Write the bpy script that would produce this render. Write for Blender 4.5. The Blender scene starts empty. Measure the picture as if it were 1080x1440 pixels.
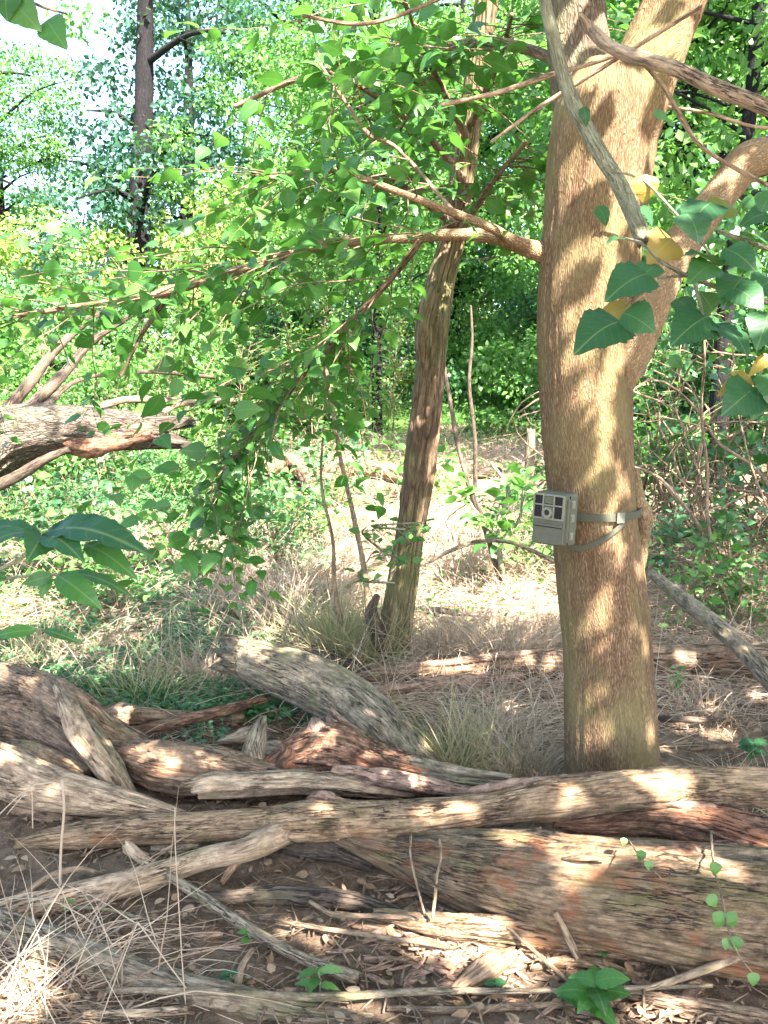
import bpy, math, random
import numpy as np
from mathutils import Vector
S = bpy.context.scene
R = math.radians
# ---------------------------------------------------------------- camera, world, sun, exposure
H, PITCH, VF = 1.35, 9.1, 60.0
F = 720 / math.tan(R(VF / 2))                      # focal length in photo pixels (1080 x 1440)
cam = bpy.data.objects.new('camera', bpy.data.cameras.new('camera')); S.collection.objects.link(cam)
cam.location = (0, 0, H); cam.rotation_euler = (R(90 - PITCH), 0, 0)
cam.data.sensor_fit = 'VERTICAL'; cam.data.angle = R(VF); cam.data.clip_start = .02; cam.data.clip_end = 500
S.camera = cam
SUN = np.array([.46, -.78, 1.0]); SUN /= np.linalg.norm(SUN)
elev = math.asin(SUN[2]); azim = math.atan2(SUN[0], SUN[1])
w = bpy.data.worlds.new('World'); S.world = w; w.use_nodes = True
sky = w.node_tree.nodes.new('ShaderNodeTexSky'); sky.sky_type = 'NISHITA'; sky.sun_disc = False
sky.sun_elevation = elev; sky.sun_rotation = azim; sky.air_density = .8; sky.dust_density = 1.6; sky.ozone_density = 1.0
bg = w.node_tree.nodes['Background']; bg.inputs[1].default_value = .125
w.node_tree.links.new(sky.outputs[0], bg.inputs[0])
sl = bpy.data.lights.new('sun', 'SUN'); sl.energy = 5.0; sl.angle = R(.4); sl.color = (1, .93, .89)
so = bpy.data.objects.new('sun', sl); S.collection.objects.link(so); so.location = (5, -5, 12)
so.rotation_euler = Vector((-SUN).tolist()).to_track_quat('-Z', 'Y').to_euler()
S.view_settings.view_transform = 'Standard'; S.view_settings.look = 'None'; S.view_settings.gamma = 1
S.view_settings.exposure = 3.1
S.cycles.max_bounces = 8; S.cycles.diffuse_bounces = 4; S.cycles.glossy_bounces = 2; S.cycles.transmission_bounces = 5
S.cycles.transparent_max_bounces = 4; S.cycles.sample_clamp_indirect = 6; S.cycles.caustics_reflective = False

# ---------------------------------------------------------------- maths helpers
_tab = np.random.RandomState(7).rand(65536)
def vn(p):                                          # 3-D value noise, 0..1
    p = np.asarray(p, float); i = np.floor(p).astype(np.int64); f = p - i; f = f * f * (3 - 2 * f); o = 0
    for a in (0, 1):
        for b in (0, 1):
            for c in (0, 1):
                h = ((i[..., 0] + a) * 73856093) ^ ((i[..., 1] + b) * 19349663) ^ ((i[..., 2] + c) * 83492791)
                o = o + _tab[h & 65535] * (f[..., 0] if a else 1 - f[..., 0]) * (f[..., 1] if b else 1 - f[..., 1]) * (f[..., 2] if c else 1 - f[..., 2])
    return o
def fbm(p, n=3):
    p = np.asarray(p, float); return sum(vn(p * 2 ** k + 17.3 * k) * .5 ** k for k in range(n)) / sum(.5 ** k for k in range(n))
def ground(x, y):
    x = np.asarray(x, float); y = np.asarray(y, float); z = np.zeros(np.broadcast(x, y).shape)
    p = np.stack([x + z, y + z, z], -1)
    g = (fbm(p * .9) - .5) * .10 + (fbm(p * 5, 3) - .5) * .035
    g = g + np.clip(y - 8, 0, 14) * .04 + np.clip(-x - 5, 0, 30) * .08 + np.clip(x - 3.5, 0, 30) * .08
    return g
cp, sp_ = math.cos(R(PITCH)), math.sin(R(PITCH))
def ray(px, py):
    u, v = (px - 540) / F, (720 - py) / F
    return np.array([u, cp + v * sp_, v * cp - sp_])
C0 = np.array([0, 0, H])
def at(px, py, d):                                  # the point that far along +Y that the photo shows at (px, py)
    r = ray(px, py); return C0 + r * (d / r[1])
def on(px, py, h=0.0):                              # on the ground (or h above it)
    r = ray(px, py); t = 2.
    for _ in range(25):
        p = C0 + r * t; z = float(ground(p[0], p[1])) + h
        if r[2] > -.01: break
        t = .5 * t + .5 * (z - H) / r[2]
    return C0 + r * t
def wr(p, rpx):                                     # pixel radius -> metres at p
    d = p - C0; return rpx * (d[1] * cp - d[2] * sp_) / F
def cat(P, step):                                   # Catmull-Rom through rows of P
    P = np.asarray(P, float)
    if len(P) < 2: return P
    Q = np.vstack([2 * P[0] - P[1], P, 2 * P[-1] - P[-2]]); out = []
    for i in range(1, len(Q) - 2):
        a, b, c, d = Q[i - 1], Q[i], Q[i + 1], Q[i + 2]
        n = max(1, int(np.linalg.norm(c[:3] - b[:3]) / step))
        t = (np.arange(n) / n)[:, None]
        out.append(.5 * (2 * b + (c - a) * t + (2 * a - 5 * b + 4 * c - d) * t ** 2 + (3 * b - a - 3 * c + d) * t ** 3))
    out.append(Q[-2][None]); return np.vstack(out)
def nrm(v): return v / np.maximum(np.linalg.norm(v, axis=-1, keepdims=True), 1e-9)

# ---------------------------------------------------------------- mesh collector
class MB:
    def __init__(s): s.v, s.f, s.g, s.r, s.n, s.m = [], [], [], [], 0, []
    def add(s, v, faces, grain=None, rnd=None, mat=0):
        v = np.asarray(v, float).reshape(-1, 3)
        for f in faces:
            f = np.asarray(f)
            if f.size: s.f.append(f + s.n); s.m.append(np.full(len(f), mat))
        s.v.append(v); s.g.append(v if grain is None else grain)
        s.r.append(np.zeros(len(v)) if rnd is None else np.broadcast_to(rnd, (len(v),))); s.n += len(v)
    def build(s, name, mats, parent=None, smooth=True, origin=None):
        me = bpy.data.meshes.new(name); v = np.vstack(s.v)
        if origin is not None: v = v - np.asarray(origin)
        me.vertices.add(len(v)); me.vertices.foreach_set('co', v.astype(np.float32).ravel())
        li = np.concatenate([f.ravel() for f in s.f]); cnt = np.concatenate([np.full(len(f), f.shape[1]) for f in s.f])
        me.loops.add(len(li)); me.loops.foreach_set('vertex_index', li.astype(np.int32))
        me.polygons.add(len(cnt)); st = np.concatenate([[0], np.cumsum(cnt)[:-1]])
        me.polygons.foreach_set('loop_start', st.astype(np.int32))
        me.polygons.foreach_set('material_index', np.concatenate(s.m).astype(np.int32))
        me.polygons.foreach_set('use_smooth', np.full(len(cnt), smooth))
        a = me.attributes.new('grain', 'FLOAT_VECTOR', 'POINT'); a.data.foreach_set('vector', np.vstack(s.g).astype(np.float32).ravel())
        a = me.attributes.new('rnd', 'FLOAT', 'POINT'); a.data.foreach_set('value', np.concatenate(s.r).astype(np.float32))
        for m in (mats if isinstance(mats, (list, tuple)) else [mats]): me.materials.append(m)
        me.update(calc_edges=True); me.validate()
        o = bpy.data.objects.new(name, me); S.collection.objects.link(o)
        if origin is not None and parent is None: o.location = [float(q) for q in origin]
        if parent is not None: o.parent = parent
        return o
def tag(o, label=None, cat_=None, group=None, kind=None):
    if label: o['label'] = label
    if cat_: o['category'] = cat_
    if group: o['group'] = group
    if kind: o['kind'] = kind
    return o
def empty(name, loc, label, cat_, group=None):
    o = bpy.data.objects.new(name, None); S.collection.objects.link(o); o.location = [float(q) for q in loc]
    o.empty_display_size = .1; return tag(o, label, cat_, group)
def copy_tree(o, loc, rz, sc, label, group=None, parent=None):
    c = o.copy(); S.collection.objects.link(c)
    if parent is None:
        c.location = [float(q) for q in loc]; c.rotation_euler = (0, 0, rz); c.scale = sc; c['label'] = label
        if group: c['group'] = group
    else: c.parent = parent
    for ch in o.children: copy_tree(ch, None, 0, None, None, None, c)
    return c

# a tapered, lumpy, ridged limb along a path of (x, y, z, r); grain = seamless coords for bark and wood
def tube(mb, P, seg=24, step=None, seed=0, lump=.12, ridge=.05, rk=5, rs=3, jag=(0, 0), flat=0, prof=None, mat=0, twist=.4, closed=True, fine=False):
    P = np.asarray(P, float)
    step = step or max(.006, P[:, 3].mean() * (.16 if seg > 20 else .35))
    Q = cat(P, step); c = Q[:, :3]; r = np.maximum(Q[:, 3], .0006); n = len(c)
    T = nrm(np.gradient(c, axis=0)); up = np.array([0, 0, 1.]) if abs(T[:, 2]).mean() < .7 else np.array([0, -1., 0])
    A = nrm(np.cross(T, up)); B = np.cross(A, T)
    s = np.concatenate([[0], np.cumsum(np.linalg.norm(np.diff(c, axis=0), axis=1))])
    if prof is None: th = np.arange(seg) / seg * 2 * np.pi; rf = np.ones(seg)
    else: th, rf = prof; seg = len(th)
    tt = th[None] + 0 * s[:, None]; L = s[:, None] + 0 * tt; R0 = r[:, None]; rm = r.mean()
    q = np.stack([np.cos(tt + twist * L) , np.sin(tt + twist * L), L], -1)
    m = 1 + lump * 2 * (fbm(np.stack([q[..., 0] * .9, q[..., 1] * .9, L / (rm * 4)], -1) + seed * 9.1, 2) - .5)
    rd = fbm(np.stack([q[..., 0] * rk, q[..., 1] * rk, L / (rm * rs)], -1) + seed * 3.7, 3)
    m = m - ridge * 2 * np.abs(rd - .5) * 2 + ridge * .5
    if seg > 26: m = m + ridge * .9 * (fbm(np.stack([q[..., 0] * rk * 3.3, q[..., 1] * rk * 3.3, L / (rm * rs) * 3.5], -1) + seed, 3) - .5)
    if seg > 26 and fine:
        ck = fbm(np.stack([q[..., 0] * rk * .8, q[..., 1] * rk * .8, L / (rm * rs * 2.2)], -1) + seed * 5.1 + 3, 2); m = m - min(.11, ridge * 1.1) * np.clip(1 - np.abs(ck - .5) / .035, 0, 1)
        rq = np.random.RandomState(int(seed * 13) % 9999)
        for _ in range(int(s[-1] / .16)):
            l0, t0 = rq.uniform(0, s[-1]), rq.uniform(-.6, 3.6); dd = ((L - l0) / (rm * .38)) ** 2 + ((np.angle(np.exp(1j * (tt - t0)))) / .32) ** 2; m = m + rq.uniform(.06, .16) * (np.exp(-dd) - 1.1 * np.exp(-dd * 5))
    rr = R0 * m * rf[None]
    off = np.zeros_like(L)
    v = c[:, None] + A[:, None] * (rr * np.cos(tt))[..., None] + B[:, None] * (rr * np.sin(tt) * (1 - flat))[..., None]
    for e, k in ((0, jag[0]), (1, jag[1])):
        if k:
            jn = fbm(np.stack([np.cos(th) * 3.1, np.sin(th) * 3.1, 0 * th + seed], -1) * 1.3, 3) - .35
            idx = 0 if e == 0 else -1; sg = -1 if e == 0 else 1
            for j in range(min(6, n - 1)):
                ii = j if e == 0 else n - 1 - j
                v[ii] += T[idx] * (sg * k * r[idx] * 2.2 * jn * (1 - j / 6))[:, None]
    g = np.stack([np.cos(tt) * rm, np.sin(tt) * rm, L], -1) + np.array([seed * 1.7, seed * .9, 0])
    i0 = np.arange(n - 1)[:, None] * seg; j = np.arange(seg)[None]; jj = (j + 1) % seg
    quads = np.stack([i0 + j, i0 + jj, i0 + seg + jj, i0 + seg + j], -1).reshape(-1, 4)
    V = v.reshape(-1, 3); G = g.reshape(-1, 3); tris = []
    for e in (0, 1):
        idx = 0 if e == 0 else n - 1; k = len(V); ctr = v[idx].mean(0) + T[idx] * (r[idx] * .25 * (1 if e == 0 else -1) * (1 if jag[e] else -1))
        V = np.vstack([V, ctr[None]]); G = np.vstack([G, G[idx * seg:idx * seg + seg].mean(0)[None]])
        a = idx * seg + np.arange(seg); b = idx * seg + (np.arange(seg) + 1) % seg
        tris.append(np.stack([b, a, np.full(seg, k)], -1) if e == 0 else np.stack([a, b, np.full(seg, k)], -1))
    mb.add(V, [quads, np.vstack(tris)], G, rnd=(seed * .37) % 1, mat=mat)

def gpath(rows, sag=.8):                            # rows (px, py, r_px, lift): rests on the ground + lift
    out = []
    for px, py, r, l in rows:
        p = on(px, py, l)
        for _ in range(4): p = on(px, py, l + wr(p, r) * sag)
        out.append([*p, wr(p, r)])
    return out
def dpath(rows):                                    # rows (px, py, r_px, depth)
    out = []
    for px, py, r, d in rows: p = at(px, py, d); out.append([*p, wr(p, r)])
    return out

# ---------------------------------------------------------------- leaves
def template(k):
    if k == 'far':
        v = np.array([[0, 0, 0], [.5, .5, .10], [1, 0, -.06], [.5, -.5, .10]]); return v, [np.array([[0, 2, 1], [0, 3, 2]])]
    if k == 'mid': xs, ws = [0, .07, .22, .42, .62, .82, 1], [0, .25, .46, .5, .38, .18, 0]
    else:
        m_ = 15; xs = [i / (m_ - 1) for i in range(m_)]
        if k == 'round': ws = [.5 * max(0, math.sin(math.pi * x ** .62)) ** .75 * (1 - .25 * x ** 5) for x in xs]
        else: ws = [.5 * max(0, math.sin(math.pi * x ** .8)) ** .95 for x in xs]
        ws[-1] = 0
    v = []; n = len(xs)
    for x, w_ in zip(xs, ws): v.append([x, 0, .12 * math.sin(x * 3) - .14 * x * x])
    for sg in (1, -1):
        for i in range(1, n - 1): v.append([xs[i] - .012 + .03 * (i % 2), sg * ws[i] * (1 + (.045 if n > 8 else .02) * (-1) ** i), v[i][2] + .13 * ws[i] - .10 * ws[i] * ws[i] * 2 + .022 * math.sin(i * 1.7 + sg)])
    q, t = [], []
    for sgi, base in ((1, n), (-1, n + n - 2)):
        g = lambda i: base + i - 1
        a = [(0, 1, g(1))] if sgi == 1 else [(1, 0, g(1))]; t += a
        t += [(n - 2, n - 1, g(n - 2))] if sgi == 1 else [(n - 1, n - 2, g(n - 2))]
        for i in range(1, n - 2): q.append((i, i + 1, g(i + 1), g(i)) if sgi == 1 else (i + 1, i, g(i), g(i + 1)))
    return np.array(v, float), [np.array(q), np.array(t)]
TPL = {k: template(k) for k in ('far', 'mid', 'round', 'long')}
def leaves(mb, pos, dr, nm, size, kind='mid', wid=.7, rnd=None, mat=0, rs=None):
    pos = np.asarray(pos, float).reshape(-1, 3); n = len(pos)
    if n == 0: return
    tv, tf = TPL[kind]; dr = nrm(np.asarray(dr, float)); nm = np.asarray(nm, float); sd = nrm(np.cross(nm, dr)); nm = np.cross(dr, sd)
    size = np.broadcast_to(size, (n,)); wid = np.broadcast_to(wid, (n,))
    v = pos[:, None] + size[:, None, None] * (tv[None, :, :1] * dr[:, None] + (tv[None, :, 1:2] * wid[:, None, None]) * sd[:, None] + tv[None, :, 2:] * nm[:, None])
    k = len(tv); off = (np.arange(n) * k)[:, None, None]
    fs = [(f[None] + off).reshape(-1, f.shape[1]) for f in tf if len(f)]
    if rnd is None: rnd = np.random.RandomState(n).rand(n)
    g = np.broadcast_to(tv[None] * np.stack([np.ones(n), wid, np.ones(n)], -1)[:, None], v.shape).reshape(-1, 3)
    mb.add(v.reshape(-1, 3), fs, g, np.repeat(np.broadcast_to(rnd, (n,)), k), mat)
def cloud(mb, rs, centers, radii, n, size, kind='mid', wid=.7, up=.6, hang=.35, mat=0, rsz=.4, shell=.0):
    centers = np.asarray(centers, float); radii = np.asarray(radii, float)
    if radii.ndim == 1: radii = np.repeat(radii[:, None], 3, 1)
    wgt = radii.prod(1) ** .67; i = rs.choice(len(centers), n, p=wgt / wgt.sum())
    d = nrm(rs.randn(n, 3)); rad = (shell + (1 - shell) * rs.rand(n)) ** .5
    p = centers[i] + d * rad[:, None] * radii[i]
    dr = nrm(d * .6 + rs.randn(n, 3) * .6 + np.array([0, 0, -hang])); nm = nrm(rs.randn(n, 3) * (1 - up) + d * .3 + np.array([0, 0, up]))
    leaves(mb, p, dr, nm, size * (1 - rsz + 2 * rsz * rs.rand(n)), kind, wid, rs.rand(n), mat)
def spray(rs, paths, ntw, tl, ls, twr=.0016, spacing=.045, droop=.35, kind='mid', wid=.66, tmb=None, lmb=None, spread=1., keep=None, levels=1, upl=.8):
    """twigs with alternate leaves, off given branch paths"""
    for k in range(ntw):
        P = paths[rs.randint(len(paths))]; t = rs.rand() ** .8; i = int(t * (len(P) - 1)); o = P[i, :3] + 0
        tan = nrm(P[min(i + 1, len(P) - 1), :3] - P[max(i - 1, 0), :3]); sd = nrm(np.cross(tan, [0, 0, 1.])) * rs.choice([-1, 1])
        d = nrm(tan * rs.uniform(.1, .9) + sd * rs.uniform(.2, 1) * spread + np.array([0, 0, rs.uniform(-.5, .35)]))
        L = tl * rs.uniform(.4, 1.2); n = max(3, int(L / spacing)); pts = [o]
        for j in range(n):
            d = nrm(d + np.array([0, 0, -droop * .12]) + rs.randn(3) * .10); pts.append(pts[-1] + d * L / n)
        pts = np.array(pts)
        if keep is not None and (not keep(pts[-1]) or not keep(pts[len(pts) // 2])): continue
        if tmb is not None: tube(tmb, np.column_stack([pts, np.linspace(twr * 1.6, twr * .5, len(pts))]), 4, L / n, k, 0, 0)
        tg = nrm(np.gradient(pts, axis=0)); m = len(pts) - 1
        sgn = np.where(np.arange(m) % 2, 1, -1)[:, None]; side = nrm(np.cross(tg[1:], [0, 0, 1.]))
        ld = nrm(side * sgn * .9 + tg[1:] * .7 + np.array([0, 0, -.22]) * (.2 + rs.rand(m, 1)) + rs.randn(m, 3) * .32)
        ln = nrm(np.array([0, 0, upl]) + rs.randn(m, 3) * .45)
        leaves(lmb, pts[1:] + ld * .012, ld, ln, ls * rs.uniform(.45, 1.25, m), kind, wid, rs.rand(m))

def px_of(p):
    d = p - C0; zc = d[1] * cp - d[2] * sp_; return 540 + F * d[0] / zc, 720 - F * (d[1] * sp_ + d[2] * cp) / zc
def keepM(p): x, y = px_of(p); return not (x < 430 and y < 215 and (int(x * 7) % 10) < 8) and not (y < 420 and abs(x - np.interp(y, [-40, 80, 200, 330, 420], [690, 674, 656, 640, 616])) < 30 and (int(x * 7) % 10) < 8)
# ---------------------------------------------------------------- materials
class N:
    def __init__(s, name):
        s.m = bpy.data.materials.new(name); s.m.use_nodes = True; s.t = s.m.node_tree; s.b = s.t.nodes['Principled BSDF']
    def n(s, k, **kw):
        x = s.t.nodes.new('ShaderNode' + k)
        for a, b in kw.items(): setattr(x, a, b)
        return x
    def l(s, a, b): s.t.links.new(a, b)
    def attr(s, name, vec=True): x = s.n('Attribute'); x.attribute_name = name; return x.outputs['Vector' if vec else 'Fac']
    def noise(s, vec, scale, st=(1, 1, 1), det=5, rough=.6, loc=(0, 0, 0), dist=0):
        mp = s.n('Mapping'); mp.inputs['Scale'].default_value = st; mp.inputs['Location'].default_value = loc; s.l(vec, mp.inputs[0])
        x = s.n('TexNoise'); x.inputs['Scale'].default_value = scale; x.inputs['Detail'].default_value = det; x.inputs['Roughness'].default_value = rough
        x.inputs['Distortion'].default_value = dist; s.l(mp.outputs[0], x.inputs['Vector']); return x.outputs['Fac']
    def ramp(s, fac, stops):
        x = s.n('ValToRGB'); cr = x.color_ramp
        while len(cr.elements) < len(stops): cr.elements.new(.5)
        for e, (p, c) in zip(cr.elements, stops): e.position = p; e.color = (*c, 1) if len(c) == 3 else c
        s.l(fac, x.inputs[0]); return x.outputs[0]
    def mix(s, fac, a, b, mode='MIX'):
        x = s.n('Mix', data_type='RGBA', blend_type=mode)
        for v, i in ((fac, 0), (a, 6), (b, 7)):
            if isinstance(v, (int, float)): x.inputs[i].default_value = v
            elif isinstance(v, tuple): x.inputs[i].default_value = (*v, 1)
            else: s.l(v, x.inputs[i])
        return x.outputs[2]
    def bump(s, h, st=.5, dist=.01):
        x = s.n('Bump'); x.inputs['Strength'].default_value = st; x.inputs['Distance'].default_value = dist; s.l(h, x.inputs['Height']); return x.outputs[0]
    def math(s, op, a, b):
        x = s.n('Math', operation=op)
        for v, i in ((a, 0), (b, 1)):
            if isinstance(v, (int, float)): x.inputs[i].default_value = v
            else: s.l(v, x.inputs[i])
        return x.outputs[0]
BLK, WHT = (0, 0, 0), (1, 1, 1)
def wood(name, light, mid, dark, rot=None, moss=None, crack=1., sc=60, rough=.85, bark=0, rotamt=.5, mossamt=.5):
    m = N(name); g = m.attr('grain')
    a = m.noise(g, sc * 3.2, (1, 1, .12), 8, .75); b = m.noise(g, sc * .5, (1, 1, .5), 8, .75, (3, 1, 2), .5); d = m.noise(g, 11, (1, 1, .5), 6, .65, (7, 2, 5))
    col = m.ramp(a, [(.30, dark), (.46, mid), (.62, light)])
    col = m.mix(m.ramp(b, [(.42, BLK), (.62, WHT)]), col, m.mix(.75, col, dark))
    if rot: col = m.mix(m.ramp(d, [(.62 - rotamt * .25, BLK), (.70 - rotamt * .2, WHT)]), col, m.mix(m.ramp(a, [(.3, BLK), (.6, WHT)]), tuple(x * .45 for x in rot), rot))
    if moss:
        e = m.noise(g, 14, (1, 1, .45), 5, .7, (1, 8, 2)); col = m.mix(m.math('MULTIPLY', m.ramp(e, [(.62 - mossamt * .25, BLK), (.74 - mossamt * .2, WHT)]), .65), col, moss)
    cr = m.noise(g, sc * 1.3, (1, 1, .09), 6, .65, (9, 9, 1), .2)
    ck = m.ramp(cr, [(.47, WHT), (.49, BLK), (.5, BLK), (.52, WHT)])
    ck2 = m.ramp(m.noise(g, 11, (1, 1, .4), 3, .6, (2, 5, 9)), [(.45, WHT), (.56, BLK)])
    ckm = m.mix(ck2, ck, WHT)
    col = m.mix(ckm, m.mix(crack * .8, col, (.012, .009, .006)), col)
    m.l(col, m.b.inputs['Base Color']); m.b.inputs['Roughness'].default_value = rough; m.b.inputs['Specular IOR Level'].default_value = .25
    hh = m.math('ADD', m.math('MULTIPLY', a, .6), m.math('MULTIPLY', ckm, .8)); hh = m.math('ADD', hh, m.math('MULTIPLY', b, .7))
    m.l(m.bump(hh, 1., .009), m.b.inputs['Normal']); return m.m
def bark_plate(name, light, mid, dark, sc=70, st=.22, moss=None, dist=.006):
    m = N(name); g = m.attr('grain')
    mp = m.n('Mapping'); mp.inputs['Scale'].default_value = (1, 1, st); m.l(g, mp.inputs[0])
    w1 = m.noise(g, 30, (1, 1, .5), 3, .5)
    v = m.n('TexVoronoi', feature='DISTANCE_TO_EDGE'); v.inputs['Scale'].default_value = sc
    vm = m.n('VectorMath', operation='ADD'); sc_ = m.n('VectorMath', operation='SCALE'); 
    nz = m.n('TexNoise'); nz.inputs['Scale'].default_value = 45; nz.inputs['Detail'].default_value = 3; m.l(mp.outputs[0], nz.inputs['Vector'])
    m.l(nz.outputs['Color'], sc_.inputs[0]); sc_.inputs['Scale'].default_value = .03; m.l(mp.outputs[0], vm.inputs[0]); m.l(sc_.outputs[0], vm.inputs[1]); m.l(vm.outputs[0], v.inputs['Vector'])
    e = m.ramp(v.outputs['Distance'], [(.0, BLK), (.22, WHT)])
    a = m.noise(g, sc * 1.6, (1, 1, .25), 5, .7); b = m.noise(g, 6, (1, 1, .5), 4, .6, (4, 4, 1))
    col = m.ramp(a, [(.32, dark), (.48, mid), (.66, light)]); col = m.mix(e, m.mix(.7, col, dark), col)
    col = m.mix(m.ramp(b, [(.38, BLK), (.66, WHT)]), col, m.mix(.5, col, dark))
    b2 = m.noise(g, 16, (1, 1, .22), 5, .7, (2, 9, 1)); col = m.mix(m.ramp(b2, [(.5, BLK), (.64, WHT)]), col, m.mix(.45, col, dark))
    if moss: col = m.mix(m.math('MULTIPLY', m.ramp(m.noise(g, 5, (1, 1, .5), 5, .7, (8, 1, 3)), [(.42, BLK), (.62, WHT)]), .6), col, moss)
    m.l(col, m.b.inputs['Base Color']); m.b.inputs['Roughness'].default_value = .9; m.b.inputs['Specular IOR Level'].default_value = .2
    m.l(m.bump(m.math('ADD', m.math('MULTIPLY', e, .9), m.math('MULTIPLY', a, .8)), .9, dist), m.b.inputs['Normal']); return m.m
def leafm(name, cols, trans=.35, rough=.42, tcol=None, veins=True, spec=.5):
    m = N(name); r = m.attr('rnd', False); g = m.attr('grain')
    col = m.ramp(r, [(i / max(1, len(cols) - 1), c) for i, c in enumerate(cols)])
    col = m.mix(.5, col, m.mix(m.noise(g, 6, (1, 1, 1), 2), m.mix(.55, col, (.01, .03, .005)), col))
    if veins:
        x = m.n('SeparateXYZ'); m.l(g, x.inputs[0]); ay = m.math('ABSOLUTE', x.outputs[1], 0)
        mid = m.ramp(ay, [(.0, WHT), (.018, BLK)])
        wv = m.math('SINE', m.math('MULTIPLY', m.math('SUBTRACT', x.outputs[0], m.math('MULTIPLY', ay, .9)), 44.), 0)
        vs = m.ramp(wv, [(.9, BLK), (1., (.22,) * 3)])
        col = m.mix(m.mix(1., mid, vs, 'LIGHTEN'), col, m.mix(.35, col, (.35, .42, .15)))
        m.l(m.bump(wv, .12, .001), m.b.inputs['Normal'])
    m.l(col, m.b.inputs['Base Color']); m.b.inputs['Roughness'].default_value = rough; m.b.inputs['Specular IOR Level'].default_value = spec
    t = m.n('BsdfTranslucent'); m.l(m.mix(.55, col, tcol or (.15, .40, .04)), t.inputs[0])
    mx = m.n('MixShader'); mx.inputs[0].default_value = trans; out = m.t.nodes['Material Output']
    m.l(m.b.outputs[0], mx.inputs[1]); m.l(t.outputs[0], mx.inputs[2]); m.l(mx.outputs[0], out.inputs[0]); return m.m
def plain(name, col, rough=.6, var=.3, sc=30, metal=0):
    m = N(name); tc = m.n('TexCoord'); a = m.noise(tc.outputs['Object'], sc, det=4)
    m.l(m.mix(a, tuple(c * (1 - var) for c in col), tuple(min(1, c * (1 + var)) for c in col)), m.b.inputs['Base Color'])
    m.b.inputs['Roughness'].default_value = rough; m.b.inputs['Metallic'].default_value = metal; m.b.inputs['Specular IOR Level'].default_value = .25; m.l(m.bump(a, .2, .001), m.b.inputs['Normal']); return m.m
M = {}
M['main_bark'] = bark_plate('tan_ridged_bark', (.44, .285, .165), (.27, .16, .085), (.07, .038, .018), 190, .16, (.24, .20, .08), dist=.003)
M['stem_bark'] = bark_plate('dark_lichened_bark', (.36, .28, .19), (.22, .16, .10), (.06, .04, .025), 150, .2, (.16, .16, .08), .004)
M['limb_bark'] = bark_plate('orange_tan_bark', (.48, .35, .20), (.35, .245, .13), (.18, .115, .06), 170, .4, dist=.003)
M['grey_bark'] = bark_plate('furrowed_grey_bark', (.38, .26, .155), (.245, .16, .09), (.06, .036, .02), 45, .10, (.13, .14, .05), .014)
M['rough_bark'] = bark_plate('coarse_dead_bark', (.42, .35, .27), (.25, .19, .14), (.05, .035, .025), 60, .3, (.14, .15, .09), .02)
M['dark_bark'] = bark_plate('dark_bark', (.03, .026, .026), (.018, .016, .016), (.006, .005, .005), 30, .2)
M['pale'] = wood('pale_bare_wood', (.62, .45, .29), (.44, .305, .18), (.10, .06, .034), None, (.24, .20, .09), .9, 55, mossamt=.2)
M['tan'] = wood('tan_wood', (.53, .36, .205), (.35, .22, .12), (.055, .032, .018), (.34, .17, .08), (.15, .13, .05), 1., 60, rotamt=.2, mossamt=.35)
M['grey'] = wood('weathered_grey_wood', (.47, .365, .24), (.30, .225, .14), (.055, .04, .026), (.30, .19, .10), (.16, .15, .06), 1., 60, rotamt=.05, mossamt=.45)
M['big'] = wood('brown_log_wood', (.38, .26, .15), (.22, .145, .08), (.028, .018, .011), (.30, .125, .06), (.14, .12, .04), 1., 64, rotamt=.3, mossamt=.45)
M['red'] = wood('red_rotten_wood', (.48, .28, .17), (.22, .11, .06), (.025, .013, .008), (.38, .17, .09), (.12, .11, .045), 1., 80, rotamt=.35, mossamt=.2)
M['brown'] = wood('brown_bark_wood', (.46, .31, .19), (.27, .17, .098), (.032, .021, .014), (.34, .18, .10), (.13, .12, .045), 1., 58, rotamt=.2, mossamt=.25)
M['fresh'] = wood('fresh_broken_wood', (.60, .40, .28), (.42, .25, .16), (.14, .075, .042), None, None, .8, 80)
M['darkwood'] = wood('dark_wet_wood', (.20, .145, .10), (.11, .075, .052), (.03, .02, .014), None, (.09, .08, .045), .8, 50)
M['twig'] = wood('twig_bark', (.44, .32, .20), (.32, .22, .13), (.13, .08, .05), None, None, .3, 120)
M['greenstem'] = wood('pale_green_stem', (.42, .42, .27), (.34, .33, .2), (.2, .18, .1), None, None, .2, 140)
M['leaf'] = leafm('green_leaf', [(.03, .10, .02), (.045, .15, .03), (.06, .19, .03), (.08, .22, .045), (.11, .23, .04)], .42)
M['leaf_dk'] = leafm('dark_green_leaf', [(.02, .075, .025), (.03, .10, .03), (.04, .13, .035), (.05, .14, .03)], .28, .4)
M['leaf_fg'] = leafm('glossy_toothed_leaf', [(.02, .08, .028), (.028, .10, .032), (.04, .125, .04)], .25, .5, None, True, .3)
M['leaf_yl'] = leafm('yellowing_leaf', [(.16, .20, .02), (.30, .22, .03), (.38, .24, .05)], .45, .5, (.5, .4, .05))
M['leaf_far'] = leafm('bright_far_leaf', [(.05, .14, .03), (.09, .22, .04), (.14, .29, .06), (.20, .33, .11)], .42, .5, veins=False)
M['leaf_far2'] = leafm('blue_green_far_leaf', [(.03, .10, .04), (.055, .155, .055), (.09, .21, .075), (.15, .27, .13)], .32, .35, veins=False)
M['leaf_dusk'] = leafm('dusky_far_leaf', [(.02, .06, .045), (.03, .09, .06), (.04, .12, .07)], .25, .5, veins=False)
M['leaf_far3'] = leafm('yellow_green_far_leaf', [(.17, .30, .05), (.25, .38, .07), (.33, .42, .09), (.4, .45, .15)], .45, .5, veins=False)
M['cover'] = leafm('ground_cover_leaf', [(.03, .10, .03), (.05, .15, .05), (.08, .19, .06)], .3, .5, veins=False)
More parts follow.
